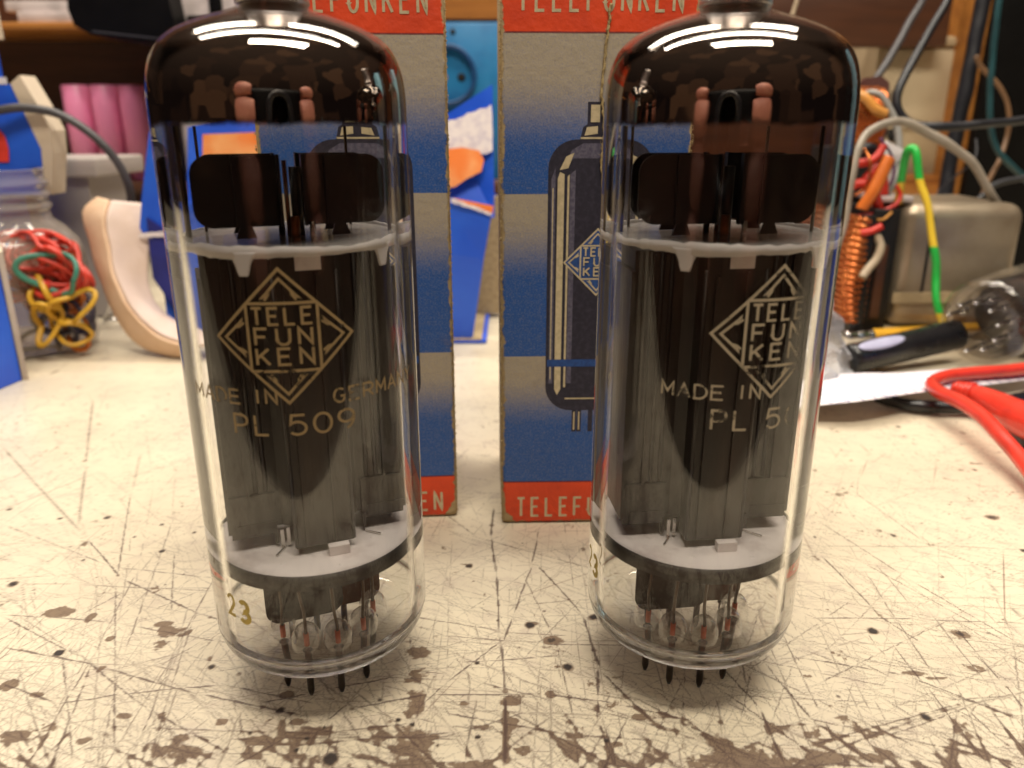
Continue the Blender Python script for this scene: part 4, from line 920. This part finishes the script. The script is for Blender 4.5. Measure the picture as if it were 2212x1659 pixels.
quad_card('dark_end', [(316, 470), (392, 520), (392, 690), (330, 600)], 349.5, 1.2, M['blue_card_dk'], t)
quad_card('end_flap', [(322, 285), (345, 300), (352, 505), (300, 515), (306, 430)], 351, 1.2, M['blue_card'], t)
# the raised lid flap with torn print
Pf = [at(405, 275, 375), at(700, 205, 380), at(960, 250, 378), at(1064, 182, 372), at(1068, 470, 362), at(405, 500, 362)]
n = 6; mb = MB().add(Pf+[p+Vector((0, 1.3, 0)) for p in Pf], [tuple(range(n)), tuple(range(n, 2*n))[::-1]]+[(i, n+i, n+(i+1) % n, (i+1) % n) for i in range(n)]); flap = build(mb, 'lid_flap', M['blue_card'], t)
def patch(name, pxs, m, dy):
    P = []
    for px, py in pxs:
        # point on the flap plane
        n0 = (Pf[3]-Pf[4]).cross(Pf[5]-Pf[4]); d_ = ray(px, py); o0 = Vector((0, 0, CAMH)); tt = n0.dot(Pf[4]-o0)/n0.dot(d_); P.append(o0+d_*tt-Vector((0, dy, 0)))
    n = len(P); mb = MB().add(P+[p+Vector((0, .3, 0)) for p in P], [tuple(range(n)), tuple(range(n, 2*n))[::-1]]+[(i, n+i, n+(i+1) % n, (i+1) % n) for i in range(n)])
    return build(mb, name, m, flap)
def rag(pts, a=3, n=5):
    out = []
    for i in range(len(pts)):
        p, q = Vector(pts[i]), Vector(pts[(i+1) % len(pts)])
        for k in range(n): out.append(tuple(p.lerp(q, k/n)+Vector((random.uniform(-a, a), random.uniform(-a, a)))*(1 if k else .3)))
    return out
patch('torn_patch', rag([(955, 270), (1000, 252), (1062, 225), (1064, 325), (1030, 335), (955, 345)], 4), M['torn'], 1.4)
patch('orange_print', [(940, 325), (1000, 318), (1035, 325), (1046, 345), (1040, 370), (1010, 385), (985, 402), (940, 412)], M['orange_ink'], 2.4)
patch('orange_print', [(442, 290), (572, 285), (572, 350), (442, 352)], M['orange_ink'], 2.4)
patch('torn_patch', rag([(585, 270), (640, 290), (700, 330), (690, 340), (600, 310)], 3), M['torn'], 2.9)
quad_card('torn_rim', rag([(975, 428), (1062, 460), (1062, 466), (975, 437)], 1.6, 10), 350.2, .7, M['torn'], t)
quad_card('torn_rim', rag([(300, 506), (352, 500), (392, 515), (392, 522), (350, 511), (300, 514)], 1.6, 6), 348.4, .7, M['torn'], t)
quad_card('orange_strip', [(980, 428), (1066, 445), (1064, 461), (1002, 440)], 351.2, .3, M['orange_ink'], t)
# cables on the left
tag(build(MB().tube([at(-60, 250, 365), at(0, 238, 366), at(55, 233, 368), at(130, 248, 370), at(200, 292, 372), at(250, 345, 374), at(276, 395, 376), at(284, 440, 380), at(286, 520, 384)], 1.9, 10, 6), 'cable', M['grey_cab']), 'dark grey cable arching over the jar and storage container', 'cable')
tag(build(MB().tube([gnd(240, 640, 24)+Vector((0, 0, 8)), gnd(236, 662, 12), gnd(226, 688, 1.2), gnd(245, 690, .8), gnd(275, 684, .8)], .7, 8, 5), 'bent_wire', M['steel']), 'thin bent silver wire on the bench beside the jar', 'wire')

# ------------------------------------------------------------------ shelf unit
t = thing('wooden_shelf', (0, 640, 0), 'brown wooden shelf unit along the back of the bench', 'shelf')
build(MB().box((-700, 652, 0.2), (700, 664, 420)), 'back_panel', M['wood_dark'], t)
z1 = at(120, 45, 560).z; z0 = at(120, 61, 560).z
build(MB().box((-700, 566, z0), (at(720, 50, 566).x, 651.8, z1), .6), 'shelf_board', M['wood_orange'], t)
build(MB().box((-700, 566, 51), (at(1480, 400, 566).x, 651.8, 58), .6), 'shelf_board', M['wood_dark'], t)
build(MB().box((at(1480, 400, 566).x+.5, 558, 50), (at(2110, 400, 558).x, 651.8, 57.5), .6), 'shelf_board', M['wood_orange'], t)
build(MB().box((at(1480, 400, 562).x, 562, at(1800, 430, 562).z-10), (at(2110, 400, 562).x, 563.5, at(1800, 376, 562).z)), 'shelf_lip', M['wood_orange'], t)
build(MB().box((at(1480, 50, 556).x, 556, at(1800, 100, 556).z), (at(2052, 50, 556).x, 570, 190), .6), 'fascia_board', M['wood_dark'], t)
build(MB().box((at(2078, 200, 552).x, 552, 0.2), (at(2118, 200, 552).x, 640, 260), .6), 'upright', M['wood_orange'], t)
build(MB().box((at(780, 20, 600).x, 600, at(1000, 41, 600).z), (at(1480, 20, 600).x, 612, 260), .6), 'rail', M['wood_orange'], t)
# black panel far right
tag(build(MB().box((at(2122, 200, 545).x, 545, .2), (420, 556, 300), 1), 'black_cabinet', M['black_pl']), 'matt black equipment cabinet at the right edge behind the hanging cables', 'cabinet')
# papers on the shelf
for k, (h, lab) in enumerate(((0, 'white stack of papers on the upper shelf, lower sheaf'), (1, 'white stack of papers on the upper shelf, top sheaf'))):
    tag(build(MB().box((at(40-30*k, 20, 575).x, 572+4*k, z1+.2+7.2*h), (at(205, 20, 575).x, 640, z1+7+7*h), .5), 'paper_stack', M['white_pl']), lab, 'papers', 'papers on the upper shelf')
# black rounded casing
t = thing('black_device', at(260, 92, 500), 'black rounded casing hanging over the edge of the upper shelf', 'device')
pts = [(142, -60), (146, 20), (160, 55), (195, 74), (260, 84), (340, 92), (384, 90), (374, 40), (362, -10), (358, -60)]
P = [at(px, py, 500) for px, py in pts]; n = len(P)
mb = MB().add(P+[p+Vector((0, 64, 0)) for p in P], [tuple(range(n)), tuple(range(n, 2*n))[::-1]]+[(i, n+i, n+(i+1) % n, (i+1) % n) for i in range(n)]); build(mb, 'casing', M['black_pl'], t)
quad_card('edge_seam', [(200, 66), (345, 82), (345, 85), (198, 69)], 499, .9, M['grey_cab'], t)
# pale appliance
t = thing('appliance', at(470, 150, 520), 'pale plastic appliance with black trim behind the top of the left tube', 'appliance')
a, b = at(372, 140, 520), at(640, -40, 520)
build(MB().box((a.x, 520, 59), (b.x, 562, b.z), 3, seg=3), 'casing', M['white_pl'], t)
build(MB().box((at(404, 50, 518).x, 518, at(404, 49, 518).z), (at(470, 40, 518).x, 519.8, at(404, 33, 518).z), .6), 'handle', M['black_pl'], t)
build(MB().box((at(455, 50, 518).x, 517.5, at(404, 47, 518).z), (at(482, 40, 518).x, 519.8, at(404, -30, 518).z), .6), 'hinge', M['black_pl'], t)
# blue power socket
t = thing('power_socket', at(1010, 200, 596), 'blue power socket panel with a round recess between the printed cartons', 'socket')
a, b = at(900, 205, 596), at(1062, 45, 596); c = at(967, 163, 596)
bm_poly = [(a.x, a.z), (b.x+6, a.z), (b.x+6, b.z), (a.x, b.z)]
build(MB().box((a.x-10, 600, a.z-60), (b.x+8, 640, b.z), 1.5), 'plate', M['socket'], t)
Mx = Matrix.Translation((c.x, 599.6, c.z)) @ Matrix.Rotation(R(90), 4, 'X')
build(MB().lathe([(17.5, .2), (20.5, .2), (20.5, 5.6), (19.8, 6), (18, 6), (17.5, 5.6)], 56, Mx, closed=True, smooth=False), 'rim', mat('recess_shadow_blue', (.006, .05, .16), .4), t)  # raised ring, its dark blue painted in for the recess's shadow crescent
build(MB().lathe([(.01, .1), (17.4, .1), (17.4, .3), (.01, .3)], 56, Mx, smooth=False), 'recess', M['socket'], t)
for dx, m in ((9.5, 'hole'), (-3.5, 'wood_orange')): build(MB().lathe([(.01, .5), (3.0, .5), (3.0, .32), (.01, .32)], 24, Matrix.Translation((c.x+dx, 599.6, c.z-1.2)) @ Matrix.Rotation(R(90), 4, 'X')), 'contact_hole', M[m], t)
q = at(978, 68, 599); build(MB().lathe([(.01, .3), (1.9, .3), (1.9, 0), (.01, 0)], 20, Matrix.Translation((q.x, 599.6, q.z)) @ Matrix.Rotation(R(90), 4, 'X')), 'screw_hole', M['hole'], t)

# ------------------------------------------------------------------ right background
# beige instrument case on the shelf
t = thing('beige_case', (at(1960, 340, 572).x, 590, 58), 'beige plastic case with a round hole in its base, standing on the shelf', 'case')
a, b = at(1862, 352, 572), at(2082, 78, 572)
build(MB().box((a.x, 572, 57.7), (b.x, 630, b.z), 1.5), 'body', M['beige'], t)
i0, i1 = at(1885, 278, 571.5), at(2065, 108, 571.5)
build(MB().box((i0.x, 570.4, i0.z), (i1.x, 571.8, i1.z), .5), 'lid_panel', M['beige_lid'], t)
q = at(1932, 290, 571); build(MB().lathe([(.01, .8), (4.6, .8), (5.2, 0), (.01, 0)], 24, Matrix.Translation((q.x, 571.6, q.z)) @ Matrix.Rotation(R(90), 4, 'X')), 'hole', M['hole'], t)
build(MB().box((at(1862, 100, 571).x+2, 569.8, at(1900, 100, 571).z), (at(2080, 90, 571).x, 571.7, at(1900, 84, 571).z), .4), 'rim', M['beige'], t)
q0 = at(1926, 204, 570); build(MB().box((q0.x, 569.9, q0.z-2), (q0.x+2.2, 570.3, q0.z+2)), 'mark', M['ink'], t)
# transformer with grey end bell
t = thing('transformer', (at(2040, 730, 372).x, 390, 0), 'transformer with a dusty grey metal shroud and black core beside the clear bag', 'transformer')
xa, xb = at(1932, 600, 368).x, at(2196, 600, 368).x; zt = at(2000, 440, 370).z
build(MB().box((xa, 368, 4), (xb, 425, zt), 7, seg=5), 'shroud', M['shell'], t)
xs = at(1996, 600, 368).x; build(MB().box((xs-.9, 367.6, 18), (xs+.4, 368.6, zt-6)), 'seam', M['core'], t)
build(MB().box((at(1930, 645, 366).x, 366.8, at(1990, 655, 366).z), (at(2120, 645, 366).x, 367.8, at(1990, 633, 366).z)), 'label', M['label'], t)
build(MB().box((xa-3, 360, .3), (xb+4, 430, 3.8), .4), 'foot', M['label'], t)
xc = at(1866, 600, 366).x
build(MB().box((xc, 364, .4), (xa-3.2, 428, zt-2), .5), 'core', M['core'], t)
build(MB().box((xc+3.5, 362.6, 10), (xc+8, 363.8, zt-18), .4), 'clamp', M['wood_dark'], t)
xd = at(1806, 600, 366).x
mb = MB()
for k in range(17):
    z = 9+k*2.9; mb.tube([(xc-.6, 360+.25*abs(k-8), z), (xd+1.5+.12*(k-8)**2*.5, 361, z+1), (xd+2, 395, z+2), (xd+3, 424, z+1), (xc-.6, 426, z)], 1.55, 7, 5)
build(mb, 'winding', M['copper'], t)
build(MB().box((xc-7.5, 358, .4), (xc-1.2, 362, zt-4), .5), 'bobbin', M['core'], t)
# second coil standing higher behind
t = thing('copper_coil', (at(1850, 300, 402).x, 410, 0), 'copper wire coil on a brown bobbin standing behind the red wires', 'coil')
q0, q1 = at(1832, 305, 400), at(1892, 195, 400)
build(MB().box((at(1800, 400, 404).x, 398, .3), (at(1895, 400, 404).x, 440, q0.z-3), 1), 'base_block', M['core'], t)
mb = MB()
for k in range(11):
    x = q0.x+1+k*1.35; mb.tube([(x, 399, q0.z-2), (x, 394, (q0.z+q1.z)/2), (x, 399, q1.z-1), (x, 415, q1.z+2), (x, 430, q1.z-3)], .72, 7, 4)
build(mb, 'winding', M['copper'], t)
pp = [(1856, 262), (1850, 182), (1870, 168), (1905, 164), (1921, 178), (1924, 230), (1916, 285), (1905, 320), (1862, 322)]
quad_card('bobbin_plate', pp, 416, 2, M['bobbin'], t)
quad_card('plate_hole', [(1885, 232), (1908, 196), (1920, 196), (1916, 232)], 415.2, .6, M['beige'], t)
# white bracket
tag(quad_card('white_bracket', [(1900, 318), (1918, 305), (1950, 322), (1968, 324), (1964, 345), (1935, 395), (1915, 430), (1890, 436), (1896, 400), (1915, 370), (1908, 340)], 384, 2, M['white_bright']), 'white plastic bracket wedged between the coil and the transformer', 'bracket')
tag(build(MB().box((at(1895, 445, 374).x, 372, zt+.2), (at(1968, 445, 374).x, 400, zt+3), .6), 'paper_scrap', M['white_pl']), 'white scrap lying on top of the transformer shroud', 'paper')
def wire(pts, r, m, name, label, cat='wire', group=None, flat=1.0):
    return tag(build(MB().tube([at(*p) for p in pts], r, 10, 7, flat=flat).jitter(.8, 14), name, M[m]), label, cat, group)
wire([(1780, 640, 350), (1800, 560, 352), (1822, 490, 355), (1838, 400, 358), (1852, 330, 362), (1872, 290, 366), (1910, 268, 370), (1955, 266, 372), (2010, 292, 374), (2070, 325, 376), (2110, 365, 378), (2140, 420, 380), (2158, 446, 384)], 2.0, 'w_flat', 'flat_cable', 'pale grey flat cable arching over the transformer', 'cable', flat=.75)
wire([(2075, -60, 430), (2048, -5, 425), (2000, 80, 418), (1955, 160, 412), (1936, 215, 408), (1950, 252, 405), (1990, 272, 402), (2060, 275, 400), (2130, 268, 400), (2230, 256, 402)], 2.1, 'w_black', 'black_cable', 'black cable in a wide loop before the beige case', 'cable')
wire([(1998, -60, 470), (1992, 0, 470), (1950, 75, 466), (1915, 140, 462), (1880, 190, 458), (1862, 240, 450)], 2.0, 'grey_cab', 'grey_cable', 'thin grey cable running straight down behind the right tube', 'cable')
wire([(1735, -40, 420), (1712, 30, 420), (1692, 72, 421), (1660, 110, 424), (1640, 150, 430)], 1.0, 'w_cream', 'cream_wire', 'thin cream wire showing above the right tube')
wire([(2150, -60, 520), (2125, 0, 518), (2098, 130, 514), (2072, 260, 510), (2048, 380, 506), (2036, 450, 502)], 4.4, 'w_black', 'thick_cable', 'thick black cable hanging along the wooden upright', 'cable')
wire([(2178, -60, 470), (2158, 0, 470), (2146, 110, 468), (2136, 200, 466), (2142, 290, 464), (2165, 340, 462), (2225, 395, 460)], 1.7, 'w_teal_sheen', 'teal_sheen_cable', 'black cable with a painted teal highlight, hanging in front of the black panel', 'cable')  # teal highlight of a black cable put into its whole colour
wire([(2110, 120, 480), (2122, 145, 480), (2160, 190, 478), (2178, 240, 476), (2174, 300, 474), (2155, 350, 470), (2128, 405, 468), (2118, 440, 468)], 1.3, 'w_brown', 'brown_wire', 'thin brown wire curving before the black panel')
wire([(2225, 380, 440), (2160, 395, 440), (2125, 420, 438), (2090, 455, 436)], 1.6, 'w_black', 'short_cable', 'short black cable dropping behind the transformer shroud', 'cable')
wire([(1938, 440, 372), (1946, 400, 370), (1956, 350, 368), (1962, 325, 366), (1974, 322, 364), (1982, 345, 362), (1990, 400, 360), (2008, 470, 356), (2018, 540, 352), (2022, 600, 350), (2024, 650, 346), (2034, 690, 344), (2045, 720, 342)], 1.75, 'w_earth', 'earth_wire', 'green and yellow earth wire hanging down the transformer shroud')
wire([(1862, 452, 362), (1885, 410, 362), (1908, 370, 363), (1922, 344, 364)], 2.9, 'w_orange', 'orange_sleeve', 'thick orange sleeve sticking up beside the flat cable', 'sleeve')
wire([(1840, 352, 372), (1872, 350, 371), (1894, 338, 371), (1908, 315, 372)], 1.9, 'w_red', 'red_wire', 'red wire curling up beside the copper coil', group='red wires by the coil')
wire([(1842, 400, 370), (1866, 396, 369), (1890, 425, 369), (1900, 460, 371)], 2.1, 'w_red', 'red_wire', 'short red wire bending down behind the orange sleeve', group='red wires by the coil')
wire([(1838, 470, 368), (1860, 468, 367), (1885, 464, 367), (1918, 452, 368), (1936, 440, 368), (1944, 420, 369), (1938, 400, 370)], 1.0, 'w_red', 'red_wire', 'thin red wire crossing in front of the white bracket', group='red wires by the coil')
wire([(1868, 390, 372), (1890, 362, 374), (1906, 372, 376), (1910, 420, 378)], 1.9, 'w_red', 'red_wire', 'dark looped red wire between coil and white bracket', group='red wires by the coil')
wire([(1858, 505, 358), (1882, 500, 357), (1906, 488, 357)], 1.5, 'w_red', 'red_wire', 'stub of red wire lying on the black core', group='red wires by the coil')
wire([(1850, 202, 396), (1868, 210, 394), (1890, 236, 392), (1915, 248, 391)], 2.3, 'w_amber', 'amber_wire', 'amber wire lying over the copper coil')
wire([(1868, 206, 400), (1882, 200, 398), (1905, 210, 396), (1928, 245, 393), (1938, 290, 390), (1940, 340, 386), (1934, 385, 382), (1915, 420, 380)], 1.7, 'w_grey', 'grey_wire', 'grey wire arching over the copper coil bobbin')
wire([(1842, 335, 376), (1870, 322, 378), (1895, 335, 379), (1902, 365, 380)], 3.0, 'w_black', 'black_sleeve', 'black sleeve curving under the copper coil', 'sleeve')
wire([(1895, 506, 359), (1902, 530, 357), (1892, 560, 356), (1872, 585, 355), (1862, 600, 354)], 1.8, 'w_cream', 'cream_lead', 'cream lead bending down the black core')
# thin leads around the coil
for k, (pts, m, lab) in enumerate((
    ([(1846, 420, 366), (1870, 400, 365), (1880, 355, 366), (1868, 320, 370)], 'copper', 'thin bare copper lead rising from the core to the coil'),
    ([(1848, 482, 362), (1875, 474, 361), (1905, 476, 361), (1925, 460, 364)], 'w_amber', 'thin amber lead crossing the top of the black core'),
    ([(1902, 300, 380), (1925, 330, 379), (1930, 372, 378), (1922, 400, 378)], 'w_violet', 'thin violet lead hanging in front of the white bracket'),
    ([(1990, 470, 420), (2040, 400, 440), (2100, 350, 460), (2110, 300, 470)], 'w_black', 'thin black lead rising behind the transformer shroud'))):
    wire(pts, .6, m, 'thin_lead', lab, 'wire')
# pencil
t = thing('pencil', gnd(1880, 742), 'yellow pencil with a silver ferrule lying behind the black probe', 'pencil')
a = gnd(1822, 746)+Vector((0, 0, 3.6)); dr = Vector((1, .22, 0)).normalized()
build(MB().tube([a, a+dr*2, a+dr*5, a+dr*8, a+dr*11, a+dr*14], [3.4, 3.4, 3.0, 3.4, 3.0, 3.4], 14, 3), 'ferrule', M['steel'], t)
build(MB().tube([a+dr*14.1, a+dr*90], 3.5, 6, 0, smooth=False), 'shaft', M['yellow_paint'], t)
# black probe and the lying glass tube
t = thing('black_probe', gnd(1940, 800), 'thick black sleeve with a pale oval patch, lying on the bench', 'probe')
e0, e1 = at(1830, 780, 306), at(2062, 728, 326); r0 = 6.2
e0.z, e1.z = r0+.4, r0+5.5
build(MB().tube([e0, e0.lerp(e1, .05), e1], [r0*.92, r0, r0*1.05], 24, 0), 'sleeve', M['black_rub'], t)
c = e0.lerp(e1, .24); ax = (e1-e0).normalized(); nn = Vector((-.25, -.62, .74)); nn = (nn-ax*nn.dot(ax)).normalized(); sd = ax.cross(nn)
mb = MB(); G = []
for i in range(15):
    s = -1+2*i/14; wdt = math.sqrt(max(1-s*s, .0))*.42+.001; G.append([c+ax*s*12+(nn*math.cos(wdt*q)+sd*math.sin(wdt*q))*(r0+.45) for q in (-1, -.5, 0, .5, 1)])
mb.sheet(G, .15, sub=0); build(mb, 'patch', M['lilac'], t)  # pale lilac oval laid on the sleeve
t = thing('lying_tube', gnd(2140, 790), 'clear glass vacuum tube lying on its side with its pins towards the left', 'vacuum tube')
base = at(2118, 700, 318); base.z = 18.6; ax = Vector((.80, .58, .05)).normalized()
Q = ax.to_track_quat('Z', 'Y').to_matrix().to_4x4(); Mx = Matrix.Translation(base) @ Q
mb = MB().lathe([(.01, 1.2), (10, 1.2), (14, 1.0), (16.4, 1.6), (17.8, 3.4), (18.3, 6.5), (18.3, 70), (17, 76), (10, 80), (.01, 81)], 72, Mx)
mb.lathe([(.01, 2.8), (12, 2.8), (15.5, 3.4), (17.1, 6.5), (17.1, 69), (.01, 78)], 72, Mx)
build(mb, 'glass_envelope', M['lying_glass'], t)
mb = MB().lathe([(.01, 26), (14.5, 26), (14.8, 27), (14.8, 66), (.01, 66)], 40, Mx); build(mb, 'anode', M['shield'], t)
for k in range(9):
    a = R(36*k+20); x, y = 10.2*math.cos(a), 10.2*math.sin(a); T = Mx @ Matrix.Translation((x, y, 0))
    pn = build(MB().lathe([(.01, -9), (.4, -8.8), (.7, -7.8), (.7, 1.1), (.01, 1.2)], 12, T), 'pin', M['steel'], t)
    build(MB().lathe([(2.0, 2.9), (1.8, 4.8), (1, 6), (.01, 6.2)], 16, T), 'glass_bead', M['bead'], pn)
    build(MB().lathe([(.4, 4), (.4, 26)], 8, T), 'lead_wire', M['rod'], pn)
# clear bag, crumpled
from mathutils import noise as mn
G = []
prf = [(1690, 1702, 838), (1694, 1716, 800), (1700, 1740, 750), (1706, 1768, 700), (1712, 1790, 655), (1716, 1800, 640)]
for i in range(26):
    v = i/25; row = []
    for j in range(30):
        u = j/29
        py = 842-205*v; half = 80*(1-v**1.9*.72)
        px = 1770+u*2*half-half-12*v
        Y = 288+22*v+9*math.sin(u*7+v*5)-6*math.sin(u*3.1)
        p = at(px, py, Y); p += mn.noise_vector(p/7)*3.6+mn.noise_vector(p/2.6)*1.2; p.z = max(p.z, .5); row.append(p)
    G.append(row)
tag(build(MB().sheet(G, .12, sub=0, smooth=False), 'plastic_bag', M['bag']), 'crumpled clear plastic bag behind the right tube on the squared paper', 'bag')
# squared paper
nearp = [(1640, 892, 2), (1690, 886, 4), (1770, 876, 7), (1850, 868, 9), (1920, 858, 9), (1990, 848, 8), (2080, 838, 6), (2240, 818, 5)]
farp = [(1640, 832, 1), (1700, 828, 1.5), (1780, 812, 4), (1860, 806, 7), (1930, 806, 7), (1990, 802, 5), (2080, 796, 4), (2240, 786, 3)]
rows = []
A_ = [gnd(px, py, z) for px, py, z in nearp]; B_ = [gnd(px, py, z) for px, py, z in farp]
for k in range(5): rows.append([a.lerp(b, k/4)+Vector((0, 0, 2.2*math.sin(math.pi*k/4))) for a, b in zip(A_, B_)])
mb = MB().sheet(rows, .12, sub=2); pp_ = build(mb, 'squared_paper', M['grid']); tag(pp_, 'squared paper sheet curling up under the red and black leads', 'paper')
at2 = pp_.data.attributes.new('sheet', 'FLOAT_VECTOR', 'POINT')
vals = []
for v in pp_.data.vertices:
    x, y = v.co.x*1000, v.co.y*1000; c_, s_ = math.cos(R(14)), math.sin(R(14)); vals += [x*c_+y*s_+500, -x*s_+y*c_+500, 0]
at2.data.foreach_set('vector', vals)
# test leads
def gw(pts): return [gnd(px, py, z) for px, py, z in pts]
t = thing('red_test_lead', gnd(2100, 850), 'red test lead with a ribbed plug, looping over the squared paper', 'test lead')
build(MB().tube(gw([(2260, 790, 9), (2180, 800, 9), (2100, 806, 9.5), (2040, 814, 10), (2014, 828, 10), (2028, 846, 10), (2075, 868, 10.5), (2120, 898, 10.5), (2160, 940, 9), (2200, 985, 7), (2250, 1050, 5)]), 2.35, 12, 8), 'lead', M['red_pl'], t)
pl = gw([(2060, 838, 8), (2085, 845, 8), (2110, 854, 7.5), (2150, 872, 7.5), (2200, 900, 8), (2290, 935, 9)])
build(MB().tube(pl, [2.2, 3.0, 3.6, 4.4, 5.6, 6.5], 14, 5), 'plug', M['red_pl'], t)
mb = MB(); d_ = (pl[2]-pl[0]).normalized()
for k in range(4): p = pl[0].lerp(pl[2], .15+.2*k); mb.tube([p-d_*.45, p+d_*.45], 3.0+.4*k, 14, 0)
build(mb, 'strain_rib', M['red_pl'], t)
tag(build(MB().tube(gw([(1890, 862, 3), (1920, 866, 3), (1975, 876, 3), (2050, 880, 3.2), (2120, 876, 4), (2180, 866, 4.5), (2260, 848, 5)]), [1.0, 2.1, 2.3, 2.3, 2.3, 2.3, 2.3], 12, 8), 'black_test_lead', M['black_rub']), 'black test lead coming out from under the squared paper', 'test lead')
tag(build(MB().tube(gw([(2130, 900, 2.4), (2170, 918, 2.4), (2230, 955, 2.4)]), [1.2, 2.2, 3.2], 12, 5), 'grey_probe', M['grey_cab']), 'dark grey probe tip under the red plug', 'probe')
# pale blue carton standing to the right, mirrored in the domes
t = thing('pale_blue_box', (238, 246, 0), 'tall pale blue box standing on the bench right of the tubes', 'box')
build(MB().box((215, 236, 62), (262, 262, 190), 1), 'body', M['ltblue'], t)
build(MB().box((215, 236, .2), (262, 262, 61.8), 1), 'base', M['blue_card'], t)

# ------------------------------------------------------------------ photographer's camera and hands, mirrored in the domes
t = thing('compact_camera', (0, -30, 64), 'black compact camera held in two hands in front of the tubes', 'camera')
build(MB().box((-62, -46, 60), (62, -24, 130), 8, seg=4), 'body', M['black_pl'], t)
build(MB().lathe([(27, -24.2), (27, -10), (25, -7), (17, -7), (17, -9), (17, -24.2)], 48, Matrix.Translation((0, 0, 98)) @ Matrix(((1, 0, 0, 0), (0, 0, 1, 0), (0, 1, 0, 0), (0, 0, 0, 1))), closed=True), 'lens_barrel', M['black_rub'], t)
M['skin'] = mat('skin', (.46, .19, .13), .55, 0, (.38, .14, .10), 60)
bm = None
mb = MB()
for sx in (-1, 1):
    mb.tube([(sx*84, -150, 20), (sx*88, -90, 56), (sx*84, -58, 80), (sx*78, -40, 94)], [28, 26, 28, 19], 18, 5)
    for k, (z, l) in enumerate(((124, 22), (102, 27), (80, 24), (60, 17))):
        mb.tube([(sx*84, -52, z-5), (sx*82, -28, z), (sx*76, -14, z+1), (sx*(71-l*.35), -11, z+1), (sx*(69-l*.75), -13, z)], [12, 12, 11.5, 11, 8], 14, 4)
    mb.tube([(sx*76, -56, 88), (sx*58, -62, 98), (sx*40, -57, 108)], [12, 12, 9], 14, 4)
t2 = build(mb, 'person', M['skin']); tag(t2, 'pair of bare hands gripping the sides of the black compact camera', 'person')
